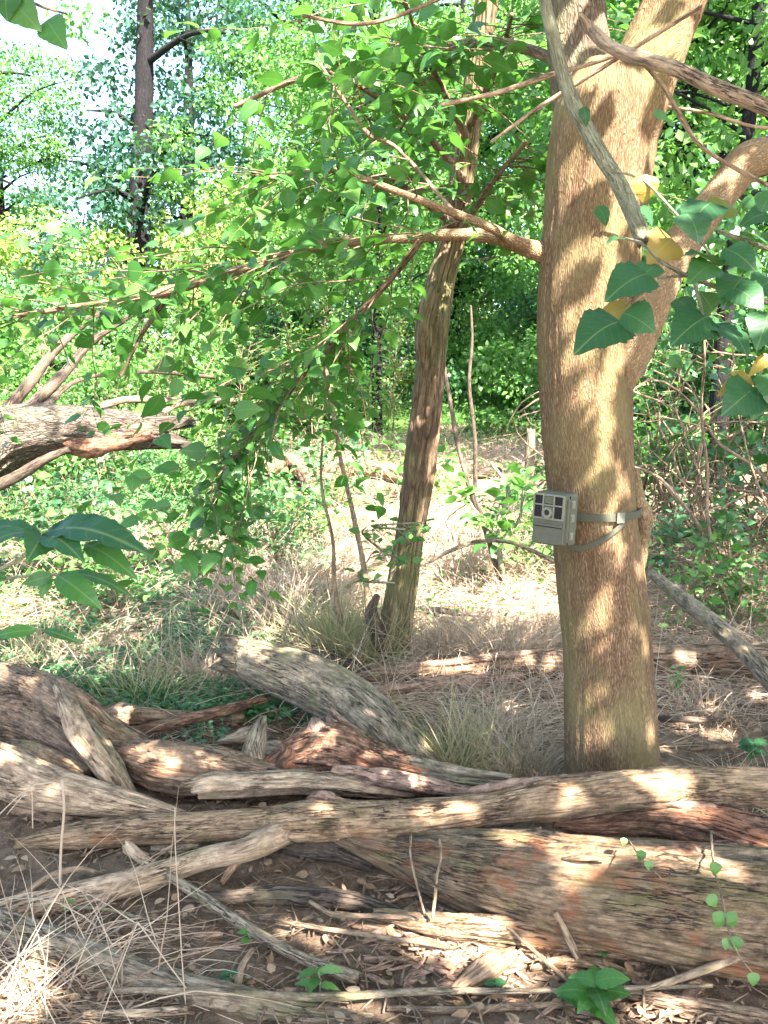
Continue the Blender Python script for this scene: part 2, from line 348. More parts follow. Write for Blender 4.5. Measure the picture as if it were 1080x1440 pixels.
M['straw'] = leafm('dry_straw', [(.36, .25, .16), (.50, .37, .25), (.60, .48, .34), (.42, .29, .19), (.30, .19, .12)], .2, .7, (.5, .38, .2), False, .2)
M['gstraw'] = leafm('half_green_grass', [(.26, .25, .11), (.42, .34, .19), (.50, .40, .24), (.16, .2, .06), (.46, .35, .2)], .3, .6, (.4, .42, .12), False, .2)
M['grass'] = leafm('green_grass', [(.05, .14, .02), (.08, .2, .03), (.13, .25, .05)], .35, .5, None, False)
M['litter'] = leafm('dead_leaf', [(.22, .135, .075), (.32, .20, .115), (.13, .08, .045), (.38, .27, .17), (.26, .19, .12)], .1, .8, (.4, .2, .1), False, .15)
def soil():
    m = N('soil'); tc = m.n('TexCoord'); p = tc.outputs['Object']
    a = m.noise(p, 14, det=8, rough=.7); b = m.noise(p, 1.1, det=5, rough=.6, loc=(4, 2, 0)); c = m.noise(p, 90, det=4, rough=.7)
    col = m.ramp(a, [(.3, (.055, .037, .022)), (.5, (.17, .115, .07)), (.7, (.29, .205, .13))])
    col = m.mix(m.ramp(c, [(.55, BLK), (.75, WHT)]), col, (.22, .155, .11))
    far = m.ramp(m.noise(p, 3, det=6, rough=.7, loc=(1, 1, 1)), [(.4, (.22, .15, .09)), (.6, (.10, .14, .05))])
    sx = m.n('SeparateXYZ'); m.l(p, sx.inputs[0])
    y = m.math('ADD', sx.outputs[1], m.math('MULTIPLY', b, 3.)); f1 = m.ramp(m.math('MULTIPLY', y, .1), [(.52, BLK), (.75, WHT)])
    col = m.mix(f1, col, far)
    gr = m.ramp(m.noise(p, 8, det=5, rough=.7), [(.3, (.06, .14, .03)), (.7, (.14, .26, .05))]); f2 = m.ramp(m.math('MULTIPLY', y, .05), [(.72, BLK), (.86, WHT)])
    m.l(m.mix(f2, col, gr), m.b.inputs['Base Color']); m.b.inputs['Roughness'].default_value = .95; m.b.inputs['Specular IOR Level'].default_value = .15
    hh = m.math('ADD', a, m.math('MULTIPLY', c, .4)); m.l(m.bump(hh, 1., .03), m.b.inputs['Normal']); return m.m
M['soil'] = soil()
M['cam_body'] = plain('olive_grey_plastic', (.10, .10, .066), .6, .2, 60)
M['cam_lite'] = plain('light_khaki_plastic', (.19, .185, .13), .5, .2, 60)
M['cam_black'] = plain('black_window', (.006, .006, .006), .35, .1)
M['cam_glass'] = plain('lens_glass', (.02, .02, .03), .08, .1)
M['strap'] = plain('grey_green_webbing', (.085, .085, .055), .9, .25, 400)

# ---------------------------------------------------------------- ground
def axis(vals): return np.concatenate([np.arange(a, b, s) for a, b, s in vals])
xs = axis([(-120, -20, 10), (-20, -4, .8), (-4, 4, .03), (4, 20, .8), (20, 121, 10)]); ys = axis([(-20, .8, .8), (.8, 6, .03), (6, 14, .12), (14, 40, .8), (40, 221, 12)])
X, Y = np.meshgrid(xs, ys); Z = ground(X, Y)
near = (X > -4.2) & (X < 4.2) & (Y < 7); cl = fbm(np.stack([X, Y, 0 * X], -1) * 16, 3)
Z = Z + np.where(near, (cl - .5) * .035 - np.abs(fbm(np.stack([X, Y, 0 * X + 5], -1) * 7, 2) - .5) * .03, 0)
mb = MB(); ny, nx = X.shape; i = (np.arange(ny - 1)[:, None] * nx + np.arange(nx - 1)[None]).ravel()
mb.add(np.stack([X, Y, Z], -1).reshape(-1, 3), [np.stack([i, i + 1, i + nx + 1, i + nx], -1)])
tag(mb.build('ground', M['soil']), 'bare brown forest soil with clods', 'ground', kind='structure')

# ---------------------------------------------------------------- the tree that carries the camera
TB = on(862, 1118)
D0 = TB[1]
main = empty('tree', TB, 'thick tan-barked tree in front right with a trail camera strapped on', 'tree')
def childbuild(mb, name, mat, root): return mb.build(name, mat, root, origin=np.array(root.location))
TR = [(872, 1175, 98, D0), (868, 1135, 78, D0), (862, 1085, 67, D0), (858, 1000, 64, D0), (853, 900, 60, D0), (843, 800, 60, D0), (833, 700, 60, D0), (826, 600, 63, D0), (823, 500, 66, D0), (827, 400, 70, D0),
      (836, 300, 71, D0), (848, 200, 74, D0), (856, 140, 70, D0), (862, 95, 50, D0)]
mb = MB(); TP = np.array(dpath(TR)); tube(mb, TP, 110, .008, 1, .05, .035, 9, 5)
trunk = childbuild(mb, 'trunk', M['main_bark'], main)
def limb(rows, name, mat, root, seg=40, seed=0, lab=None, **kw):
    mb = MB(); P = np.array(dpath(rows)); tube(mb, P, seg, None, seed, kw.get('lump', .08), kw.get('ridge', .05), kw.get('rk', 6), 4, kw.get('jag', (0, 0)))
    o = childbuild(mb, name, mat, root)
    if lab: o['label'] = lab
    return o, cat(P, .03)
limb([(836, 215, 50, D0), (822, 130, 46, D0 + .03), (812, 50, 42, D0 + .06), (805, -60, 40, D0 + .1), (790, -400, 34, D0 + .2), (840, -900, 24, D0 + .1), (980, -1500, 14, D0 - .3)], 'limb', M['stem_bark'], main, 64, 2, 'darker left stem of the fork')
limb([(862, 225, 48, D0 - .02), (888, 150, 50, D0 - .02), (915, 80, 45, D0 - .02), (950, 0, 42, D0), (990, -100, 40, D0), (1100, -400, 34, D0 - .2), (1300, -900, 24, D0 - .6), (1500, -1400, 12, D0 - 1.)], 'limb', M['main_bark'], main, 64, 3)
limb([(840, 570, 30, D0), (872, 510, 34, D0 - .03), (905, 440, 31, D0 - .05), (940, 370, 27, D0 - .05), (985, 310, 24, D0 - .02), (1028, 255, 24, D0), (1050, 228, 26, D0), (1090, 215, 25, D0 + .02), (1180, 190, 22, D0 + .05), (1300, 100, 18, D0 + .1)],
     'limb', M['limb_bark'], main, 48, 4, 'orange tan side limb that bends out to the right', lump=.12)
_, pa = limb([(835, 380, 22, D0 + .03), (790, 364, 20, D0 + .01), (762, 355, 15, D0), (735, 347, 12, D0 - .01), (700, 334, 10, D0 - .02), (640, 330, 8.5, D0), (560, 336, 7.5, D0 + .1), (450, 345, 7, D0 + .2), (350, 375, 6.5, D0 + .25), (240, 408, 6.5, D0 + .3), (200, 418, 4, D0 + .3), (100, 432, 3.5, D0 + .3), (-20, 455, 3, D0 + .3), (-140, 500, 2, D0 + .3)],
             'branch', M['limb_bark'], main, 14, 5, 'long thin branch reaching left across the photo')
_, pb = limb([(750, 352, 10, D0), (715, 335, 8, D0 - .08), (690, 320, 6.5, D0 - .15), (640, 300, 6, D0 - .2), (560, 270, 5, D0 - .3), (500, 247, 4, D0 - .35)], 'branch', M['limb_bark'], main, 12, 6, jag=(0, 1))
_, pc = limb([(592, 338, 5, D0 + .05), (560, 380, 4.5, D0 + .1), (520, 425, 4.5, D0 + .15), (470, 478, 4.5, D0 + .2), (430, 522, 4.5, D0 + .25), (375, 590, 3.5, D0 + .3), (330, 650, 3, D0 + .3), (310, 700, 2, D0 + .3), (330, 760, 1.5, D0 + .3)], 'branch', M['brown'], main, 10, 7)
_, pd = limb([(240, 408, 5, D0 + .3), (200, 470, 3, D0 + .4), (170, 530, 2, D0 + .4)], 'branch', M['brown'], main, 8, 8)
_, pe = limb([(800, 90, 8, D0 + .1), (700, 60, 7, D0 + .5), (600, 70, 6, D0 + .9), (500, 90, 5, D0 + 1.2), (420, 110, 4, D0 + 1.4), (330, 150, 3, D0 + 1.5)], 'branch', M['twig'], main, 10, 9)
_, pf = limb([(640, 300, 3, D0 - .1), (560, 210, 3, D0 + .2), (520, 190, 3.2, D0 + .2), (490, 150, 2.6, D0 + .2), (450, 90, 2.2, D0 + .2)], 'branch', M['twig'], main, 8, 10)
# burl where the bark scar runs
mb = MB(); tube(mb, dpath([(893, 660, 6, D0 - .0), (897, 705, 9, D0 - .01), (905, 730, 13, D0 - .01), (905, 755, 8, D0), (902, 800, 4, D0)]), 20, None, 3, .5, .3, 3, 2)
childbuild(mb, 'bark_scar', M['limb_bark'], main)

# ---------------------------------------------------------------- trail camera
def rbox(sx, sy, sz, r=.006, n=3, off=(0, 0, 0)):
    """rounded box (vertical edges and rims)"""
    cs = []
    for (cx, cz, a0) in ((sx - r, sz - r, 0), (-sx + r, sz - r, 90), (-sx + r, -sz + r, 180), (sx - r, -sz + r, 270)):
        for k in range(n + 1): a = R(a0 + 90 * k / n); cs.append((cx + r * math.cos(a), cz + r * math.sin(a)))
    cs = np.array(cs); m = len(cs); b = min(r * .5, sy * .5); V = []
    for y, s in ((-sy, 1 - b / max(sx, sz)), (-sy + b, 1), (sy - b, 1), (sy, 1 - b / max(sx, sz))): V += [(p[0] * s, y, p[1] * s) for p in cs]
    q = [(k * m + j, k * m + (j + 1) % m, (k + 1) * m + (j + 1) % m, (k + 1) * m + j) for k in range(3) for j in range(m)]
    V.append((0, -sy, 0)); V.append((0, sy, 0)); t = [((j + 1) % m, j, 4 * m) for j in range(m)] + [(3 * m + j, 3 * m + (j + 1) % m, 4 * m + 1) for j in range(m)]
    return np.array(V) + np.array(off), [np.array(q), np.array(t)]
def ring(r0, r1, y0, y1, cx, cz, n=28):
    V, q = [], []
    for (r, y) in ((r1, y1), (r1, y0), (r0, y0), (r0, y1)): V += [(cx + r * math.cos(2 * math.pi * k / n), y, cz + r * math.sin(2 * math.pi * k / n)) for k in range(n)]
    for k in range(3): q += [(k * n + j, k * n + (j + 1) % n, (k + 1) * n + (j + 1) % n, (k + 1) * n + j) for j in range(n)]
    return np.array(V), [np.array(q)]
CP = at(779, 729, D0 - .185)
tc = empty('trail_camera', CP, 'small olive grey trail camera strapped to the thick tan trunk', 'trail camera'); tc.rotation_euler = (R(-2), R(1.5), R(-38))
def part(name, geoms, mat, root, smooth=False):
    mb = MB()
    for g in geoms: mb.add(*g)
    return mb.build(name, mat, root, smooth=smooth)
hx, hz = .052, .075
part('body', [rbox(hx, .028, hz, .009, 4, (0, .012, 0))], M['cam_body'], tc)
fr = part('front_cover', [rbox(hx - .003, .010, hz - .003, .009, 4, (0, -.024, 0))], M['cam_body'], tc)
# moulded frame bars on the front (upper panel with windows), and the smooth lower door
part('front_window', [rbox(.045, .0015, .034, .006, 3, (0, -.0345, .036))], M['cam_black'], tc)
bars = [rbox(.0022, .003, .033, .001, 1, (x, -.037, .036)) for x in (-.0165, .0165)] + [rbox(.0025, .003, .033, .001, 1, (x, -.037, .036)) for x in (-.0455, .0455)] + [rbox(.046, .003, .0025, .001, 1, (0, -.0365, z)) for z in (.0695, .003)] + [rbox(.045, .0028, .002, .001, 1, (0, -.0365, .041))]
part('window_frame', bars, M['cam_lite'], tc)
part('sensor_window', [rbox(.0135, .0018, .0105, .003, 2, (.0, -.0372, .0555))], M['cam_body'], tc)
part('lens_surround', [rbox(.0145, .0022, .017, .005, 3, (.0, -.0372, .021))], M['cam_body'], tc)
ln = part('lens_housing', [ring(.0085, .0150, -.048, -.035, .0, .021)], M['cam_lite'], tc)
part('lens', [ring(.0, .0085, -.043, -.037, .0, .021)], M['cam_glass'], ln)
part('lower_panel', [rbox(.043, .0022, .028, .006, 3, (0, -.0352, -.040))], M['cam_body'], tc)
part('panel_seam', [rbox(.045, .0012, .0012, .0005, 1, (0, -.0378, -.020))], M['cam_black'], tc)
part('side_seam', [rbox(.0012, .0012, .070, .0005, 1, (hx + .0003, -.012, 0))], M['cam_black'], tc)
for z in (.045, .006, -.045): part('latch', [rbox(.003, .011, .011, .002, 2, (hx + .001, .004, z)), rbox(.002, .006, .007, .001, 1, (hx + .0045, .0, z))], M['cam_lite'], tc)
part('hinge_cover', [rbox(.0035, .006, .062, .002, 2, (hx - .001, -.020, 0))], M['cam_body'], tc)
part('mount_plate', [rbox(.036, .012, .055, .004, 2, (0, .05, 0))], M['cam_body'], tc)
# straps follow the trunk
def trunk_at(z):
    k = np.argsort(TP[:, 2]); return [np.interp(z, TP[k, 2], TP[k, j]) for j in (0, 1, 3)]
def band(name, phis, zs, wd, lab=None, th=.0022, mat=None):
    mb = MB(); V = []
    for ph, z in zip(phis, zs):
        cx, cy, r = trunk_at(z)
        for (dr, dz) in ((0, -wd), (th, -wd), (th, wd), (0, wd)):
            q = r * 1.035 + .004 + dr; V.append((cx + q * math.sin(R(ph)), cy - q * math.cos(R(ph)), z + dz))
    n = len(phis); q = [(k * 4 + j, k * 4 + (j + 1) % 4, k * 4 + 4 + (j + 1) % 4, k * 4 + 4 + j) for k in range(n - 1) for j in range(4)]
    q += [(3, 2, 1, 0), (4 * n - 4, 4 * n - 3, 4 * n - 2, 4 * n - 1)]
    v = np.array(V); mb.add(v, [np.array(q)])
    o = mb.build(name, mat or M['strap'], None, smooth=False); o.parent = tc
    bpy.context.view_layer.update(); o.matrix_parent_inverse = tc.matrix_world.inverted()
    if lab: o['label'] = lab
    return o
zt = at(834, 718, D0)[2]; zb = at(834, 762, D0)[2]
ph = np.linspace(-34, 322, 90); band('strap', ph, zt + .003 * np.sin(np.radians(ph)) + 0 * ph, .0115)
ph = np.linspace(-50, 30, 28); band('strap', ph, np.interp(ph, [-50, -30, -8, 30], [zb + .006, zb + .004, zb + .028, zt - .006]), .009, 'loose lower strap rising slantwise to the buckle')
band('buckle', np.linspace(14, 24, 5), [zt] * 5, .015, None, .008, M['cam_lite'])

# ---------------------------------------------------------------- leaning middle tree
mbase = on(552, 932); DM = mbase[1]
mid = empty('tree', mbase, 'slender leaning tree with furrowed grey bark in the middle distance', 'tree')
mb = MB(); MR = [(548, 960, 34, DM), (552, 925, 27, DM), (560, 860, 25, DM), (573, 780, 24, DM), (584, 700, 24, DM), (597, 600, 25, DM), (607, 500, 23, DM), (619, 400, 22, DM), (638, 330, 20, DM), (656, 200, 20, DM), (674, 80, 18, DM), (690, -40, 18, DM), (720, -250, 17, DM), (760, -600, 13, DM), (800, -900, 8, DM - .2)]
MR = [(a_, b_, c_ * .86, d_) for a_, b_, c_, d_ in MR]; tube(mb, dpath(MR), 64, .012, 21, .10, .14, 6, 9); childbuild(mb, 'trunk', M['grey_bark'], mid)
mb = MB(); tube(mb, dpath([(598, 520, 8, DM - .02), (596, 470, 12, DM - .04), (606, 420, 12, DM - .04), (612, 395, 7, DM)]), 20, None, 22, .3, .3, 4, 4); childbuild(mb, 'bark_plate', M['grey_bark'], mid)
mb = MB(); tube(mb, dpath([(550, 940, 18, DM - .02), (532, 895, 11, DM - .05), (522, 862, 8, DM - .06), (530, 838, 4, DM - .06)]), 18, None, 23, .25, .2, jag=(0, 1)); o = childbuild(mb, 'stub', M['darkwood'], mid); o['label'] = 'dark broken stub at the foot of the tree'
rs = np.random.RandomState(5); lf = MB(); tw = MB()
for kk, rows in enumerate(([(655, 260, 7, DM), (600, 190, 5, DM - .4), (520, 130, 4, DM - .8), (440, 90, 3, DM - 1.)], [(645, 320, 7, DM), (560, 260, 5, DM - .4), (470, 240, 4, DM - .7), (380, 250, 3, DM - .9)], [(660, 180, 6, DM), (700, 90, 4, DM - .5), (720, 20, 3, DM - .8)], [(640, 340, 6, DM), (690, 260, 4, DM - .4), (740, 200, 3, DM - .7)], [(660, 200, 6, DM), (600, 80, 4, DM - .7), (560, -20, 3, DM - 1.)])):
    mb = MB(); P = np.array(dpath(rows)); tube(mb, P, 10, None, 200 + kk, .1, .05); childbuild(mb, 'branch', M['twig'], mid); C_ = cat(P, .03); spray(rs, [C_[len(C_) // 5:]], 30 if kk != 4 else 40, .6, .085, tmb=tw, lmb=lf, spacing=.058, droop=.25, spread=1.4, keep=keepM)
childbuild(tw, 'twig', M['twig'], mid); childbuild(lf, 'foliage', M['leaf'], mid); lf = MB(); tw = MB()
for (px, py) in ((560, 800), (570, 745), (555, 820), (578, 760), (545, 780)):
    P = np.array(dpath([(px, py, 2, DM - .12), (px + rs.uniform(-50, 20), py - rs.uniform(5, 30), 1.5, DM - .2), (px + rs.uniform(-70, 30), py - rs.uniform(0, 60), 1, DM - .3)])); tube(tw, P, 4, .03, 1, 0, 0)
    spray(rs, [cat(P, .03)], 4, .14, .055, tmb=tw, lmb=lf, spacing=.03)
childbuild(tw, 'sprout', M['greenstem'], mid); childbuild(lf, 'foliage', M['leaf_far'], mid)

# ---------------------------------------------------------------- fallen wood
def log(name, label, cat_, rows, mat, seg=36, seed=0, lump=.14, ridge=.10, rk=4, rsl=7, jag=(1, 1), dep=False, sag=.8, flat=0, prof=None, extra=(), group=None):
    P = np.array(dpath(rows) if dep else gpath(rows, sag)); o0 = P[len(P) // 2, :3] + 0; o0[2] -= P[len(P) // 2, 3]
    mb = MB(); tube(mb, P, seg if prof else int(seg * (1.5 if seg >= 48 else 1)), max(.006, P[:, 3].mean() * .12), seed, lump, ridge, rk, rsl, jag, flat, prof, fine=True)
    if seg >= 28:
        rq = np.random.RandomState(int(seed * 7)); Q = cat(P, .02); T = nrm(np.gradient(Q[:, :3], axis=0)); nn = int(len(Q) * .35)
        for k in range(nn):
            i = rq.randint(2, len(Q) - 2); t = T[i]; A = nrm(np.cross(t, [0, 0, 1.])); B = np.cross(A, t); a = rq.uniform(-.3, math.pi + .3); rr = Q[i, 3]
            L = rq.uniform(.02, .10) * min(1.5, .5 + rr * 12); o_ = Q[i, :3] + (A * math.cos(a) + B * math.sin(a) * (1 - flat)) * rr * .97; j = min(len(Q) - 1, i + max(1, int(L / .02))); rr2 = Q[j, 3]
            e_ = Q[j, :3] + (A * math.cos(a) + B * math.sin(a) * (1 - flat)) * rr2 * rq.uniform(.98, 1.13); w_ = rr * rq.uniform(.03, .09)
            tube(mb, [[*o_, w_ * .4], [*((o_ + e_) / 2 + (A * math.cos(a) + B * math.sin(a)) * rr * .03), w_], [*e_, w_ * .3]], 6, L / 5, k * .3, .4, .3, flat=.5)
    if not extra: o = mb.build(name, M[mat], None, origin=o0); return tag(o, label, cat_, group)
    root = empty(name, o0, label, cat_, group); mb.build('trunk', M[mat], root, origin=o0)
    for k, (nm_, erows, em, ekw) in enumerate(extra):
        mb = MB(); kw = dict(seg=18, lump=.15, ridge=.1, jag=(0, 1)); kw.update(ekw); d = kw.pop('dep', False); lab = kw.pop('lab', None)
        tube(mb, np.array(dpath(erows) if d else gpath(erows, sag)), seed=seed + k + 1.5, **kw); e = mb.build(nm_, M[em], root, origin=o0)
        if lab: e['label'] = lab
    return root
FW = 'fallen logs and branches piled across the front'
g_ = 'fallen_log'
log(g_, 'thickest brown log in front, tapering to a point at its left end', 'log', [(462, 1172, 7, .06), (510, 1186, 18, .04), (580, 1205, 34, .0), (680, 1228, 56, 0), (800, 1250, 72, 0), (930, 1268, 80, 0), (1080, 1288, 84, 0), (1240, 1305, 84, 0)], 'big', 128, 31, .10, .07, 4, 14, extra=(
    ('rotten_ridge', [(880, 1212, 6, .2), (930, 1208, 14, .2), (990, 1214, 18, .2), (1050, 1222, 12, .2), (1080, 1228, 5, .2)], 'red', dict(seg=40, lump=.5, ridge=.5, lab='crumbling reddish ridge along the top of the log')),))
log('fallen_branch', 'long pale branch lying over the thick log with a fork at left', 'log', [(1200, 1104, 27, .2), (1080, 1107, 27, .2), (960, 1107, 28, .2), (870, 1112, 27, .2), (800, 1122, 26, .19), (770, 1126, 27, .18), (700, 1137, 22, .15), (600, 1150, 26, .11), (500, 1153, 25, .08), (430, 1155, 28, .06), (390, 1158, 24, .05), (330, 1160, 21, .03), (230, 1166, 21, .02), (130, 1173, 19, 0), (70, 1180, 14, 0), (25, 1186, 7, 0)], 'tan', 80, 32, .12, .09, 4, 10, extra=(
    ('fork', [(480, 1150, 12, .055), (430, 1158, 18, .05), (378, 1180, 18, .05), (340, 1196, 16, .05), (280, 1210, 15, .03), (200, 1237, 17, .02), (120, 1257, 19, .0), (60, 1270, 17, 0), (0, 1287, 17, 0), (-90, 1310, 15, 0)], 'pale', dict(seg=48, lump=.14, ridge=.08, lab='bare pale fork running down to the left edge')),
    ('stub', [(358, 1190, 7, .06), (330, 1215, 6, .03), (312, 1242, 4, .0)], 'tan', dict()), ('stub', [(222, 1222, 8, .04), (200, 1208, 8, .06), (180, 1192, 9, .07)], 'pale', dict()),
    ('knot', [(768, 1116, 13, .22), (773, 1112, 11, .23), (776, 1110, 8, .235)], 'darkwood', dict(seg=30, lump=.4, ridge=.4, lab='dark knot hole rimmed with rough wood')),
    ('peeling_bark', [(640, 1118, 3, .17), (680, 1112, 7, .19), (730, 1104, 9, .21), (785, 1096, 6, .25), (850, 1088, 3, .26)], 'fresh', dict(seg=18, lump=.4, ridge=.4)),
    ('peeling_bark', [(432, 1128, 5, .1), (450, 1126, 12, .1), (480, 1132, 10, .1), (520, 1133, 5, .1)], 'fresh', dict(seg=18, lump=.5, ridge=.5))))
log('log_slab', 'dark red splintered slab wedged under the long branch at right edge', 'log', [(780, 1158, 5, .16), (830, 1158, 14, .13), (900, 1152, 20, .13), (980, 1160, 28, .12), (1080, 1190, 34, .1), (1200, 1215, 36, .08)], 'red', 56, 33, .22, .3, 3, 12, extra=(
    ('lit_bark_rim', [(880, 1132, 3, .19), (930, 1128, 6, .21), (990, 1135, 7, .2), (1050, 1152, 6, .18), (1110, 1172, 5, .16)], 'fresh', dict(seg=14, ridge=.3, lump=.3)),  # pale wood puts bright highlights into the slab's bark rims
    ('lit_bark_rim', [(1005, 1185, 4, .16), (1050, 1190, 9, .15), (1110, 1210, 8, .12)], 'fresh', dict(seg=14, ridge=.4, lump=.4))))
# hollow bark arch
a = np.concatenate([np.radians(np.linspace(30, 225, 26)), np.radians(np.linspace(221, 34, 26))]); rf = np.concatenate([np.ones(26), np.full(26, .72)])
log('hollow_bark', 'pale curled bark shell arching over a dark hollow', 'log', [(278, 1118, 22, .06), (300, 1116, 30, .05), (350, 1113, 28, .06), (410, 1110, 28, .06), (470, 1112, 24, .06), (530, 1118, 17, .06), (580, 1122, 10, .06)], 'pale', 52, 34, .12, .08, 3, 10, jag=(.8, .8), prof=(a, rf))
log('fallen_log', 'split grey brown log just behind the curled bark shell', 'log', [(150, 1056, 14, .03), (190, 1068, 26, .0), (240, 1082, 34, 0), (300, 1088, 34, 0), (360, 1096, 28, 0), (430, 1104, 22, 0)], 'brown', 56, 35, .14, .13)
log('splintered_log', 'torn reddish log with jagged splinters in the middle of the pile', 'log', [(392, 1078, 16, .05), (420, 1066, 30, .05), (470, 1064, 40, .05), (530, 1080, 34, .06), (600, 1096, 25, .08), (680, 1106, 18, .1), (745, 1110, 9, .12), (800, 1106, 4, .15)], 'red', 72, 36, .3, .35, 4, 9, jag=(2.2, 1), extra=(
    ('splinter', [(452, 1060, 18, .10), (450, 1035, 18, .15), (442, 1012, 4, .2)], 'fresh', dict(seg=20, lump=.5, ridge=.5)),
    ('splinter', [(470, 1055, 14, .12), (474, 1030, 12, .16), (462, 1008, 3, .2)], 'fresh', dict(seg=20, lump=.5, ridge=.5)),
    ('splinter', [(560, 1070, 5, .12), (520, 1045, 8, .15), (490, 1022, 6, .18), (466, 996, 2, .22)], 'fresh', dict(seg=14, lump=.3, ridge=.4)),
    ('splinter', [(400, 1080, 10, .08), (405, 1060, 12, .12), (396, 1048, 3, .14)], 'red', dict(seg=16, lump=.5, ridge=.5)),
    ('splinter', [(470, 1085, 9, .12), (540, 1094, 12, .13), (620, 1108, 10, .14), (700, 1120, 5, .15)], 'fresh', dict(seg=16, lump=.4, ridge=.4)),
    ('splinter', [(520, 1052, 6, .14), (590, 1074, 8, .16), (660, 1086, 6, .18), (720, 1092, 3, .2)], 'grey', dict(seg=16, lump=.3, ridge=.3))))
log('fallen_log', 'smooth mossy grey log arching down from its broken upper left end', 'log', [(330, 922, 28, .14), (352, 928, 30, .12), (390, 942, 34, .10), (440, 960, 37, .08), (495, 990, 37, .05), (540, 1026, 35, .03), (572, 1060, 32, .02), (600, 1095, 32, 0)], 'grey', 80, 37, .07, .05, 4, 12, jag=(1.2, .5))
log('fallen_branch', 'short dark stick poking up behind the arching grey log', 'stick', [(422, 903, 5, .06), (450, 920, 10, .04), (490, 938, 12, .0), (525, 952, 8, 0)], 'darkwood', 24, 38)
log('fallen_log', 'cracked brown log descending from the upper left of the pile', 'log', [(-90, 925, 22, .12), (0, 952, 22, .12), (60, 972, 26, .12), (105, 998, 26, .1), (150, 1028, 22, .05), (200, 1056, 20, .02), (240, 1075, 12, 0)], 'brown', 56, 39, .14, .2)
log('fallen_branch', 'pale peeled stick leaning down across two left logs', 'stick', [(82, 968, 6, .26), (98, 1000, 14, .22), (115, 1035, 17, .17), (138, 1070, 15, .12), (160, 1100, 12, .07), (182, 1128, 5, .03)], 'pale', 40, 40, .12, .1, jag=(2, 2))
log('fallen_branch', 'grey split stick lying just right of the pale peeled stick', 'stick', [(112, 1000, 8, .17), (140, 1045, 12, .11), (162, 1082, 13, .07), (188, 1120, 6, .02)], 'grey', 30, 41, .14, .2, jag=(2, 2))
log('fallen_log', 'dark rounded log beneath the cracked brown one at left edge', 'log', [(-90, 995, 34, .02), (0, 1010, 33, .0), (50, 1024, 31, 0), (95, 1050, 24, 0), (130, 1082, 16, 0), (150, 1105, 7, 0)], 'brown', 56, 42, .15, .16)
log('fallen_branch', 'short stubby brown branch with a rounded cut right end', 'stick', [(14, 1044, 6, .05), (50, 1058, 13, .05), (90, 1078, 14, .05), (122, 1092, 13, .05)], 'tan', 32, 43)
log('fallen_log', 'long smooth pale log tapering rightwards from the left edge', 'log', [(-100, 1052, 34, .05), (0, 1084, 34, .05), (60, 1106, 31, .05), (130, 1122, 25, .05), (200, 1136, 17, .05), (260, 1148, 8, .05)], 'pale', 64, 44, .10, .08)
log('fallen_log', 'small brown log with a bright broken left end', 'log', [(132, 1008, 8, .01), (160, 1006, 14, .01), (200, 1008, 13, .01), (260, 1011, 11, 0), (340, 1008, 9, 0)], 'brown', 32, 45, jag=(.5, 1), extra=(('broken_end', [(150, 1006, 10, .03), (165, 1004, 15, .03), (180, 1005, 12, .03)], 'fresh', dict(seg=24, lump=.35, ridge=.4, jag=(1, 1))),))
log('fallen_branch', 'thin red brown stick slanting up towards the arching log', 'stick', [(166, 1034, 6, .02), (230, 1020, 8, .04), (300, 1003, 8, .05), (372, 984, 6, .05)], 'red', 20, 46, ridge=.05)
log('bark_chunk', 'upright wedge of flaky grey bark in the pile', 'bark', [(358, 1085, 18, .04), (356, 1060, 17, .09), (362, 1035, 14, .14), (370, 1008, 5, .19)], 'grey', 30, 47, .2, .25, flat=.6)
log('bark_chunk', 'slab of pale flaky bark left of the upright wedge', 'bark', [(312, 1042, 8, .02), (335, 1038, 16, .02), (352, 1032, 16, .03), (372, 1034, 9, .03)], 'pale', 30, 48, .3, .3, flat=.5)
log('bark_chunk', 'slab of pale flaky bark right of the upright wedge', 'bark', [(368, 1048, 9, .03), (388, 1052, 18, .03), (405, 1062, 18, .03), (420, 1075, 8, .03)], 'pale', 30, 49, .3, .3, flat=.5)
log('fallen_log', 'fallen log lying behind the thick trunk from side to side', 'log', [(1260, 940, 24, 0), (1080, 933, 25, 0), (980, 932, 24, 0), (860, 930, 25, 0), (780, 935, 24, 0), (720, 936, 20, 0), (640, 944, 15, 0), (560, 950, 12, 0), (485, 956, 6, .02)], 'brown', 56, 50, .12, .14, 4, 12, extra=(
    ('split_piece', [(500, 978, 5, 0), (560, 970, 9, 0), (640, 960, 10, 0), (730, 955, 9, 0)], 'fresh', dict(seg=20, ridge=.3, lump=.3)),
    ('split_piece', [(560, 938, 3, .06), (640, 930, 5, .08), (720, 920, 5, .1), (790, 915, 3, .12)], 'fresh', dict(seg=14, ridge=.3, lump=.3))))
log('leaning_pole', 'bare grey pole leaning down over the right end of the back log', 'stick', [(918, 808, 7, .30), (985, 862, 12, .24), (1040, 908, 13, .17), (1085, 958, 14, .10), (1150, 1030, 14, .0)], 'grey', 27, 51, .06, .06)
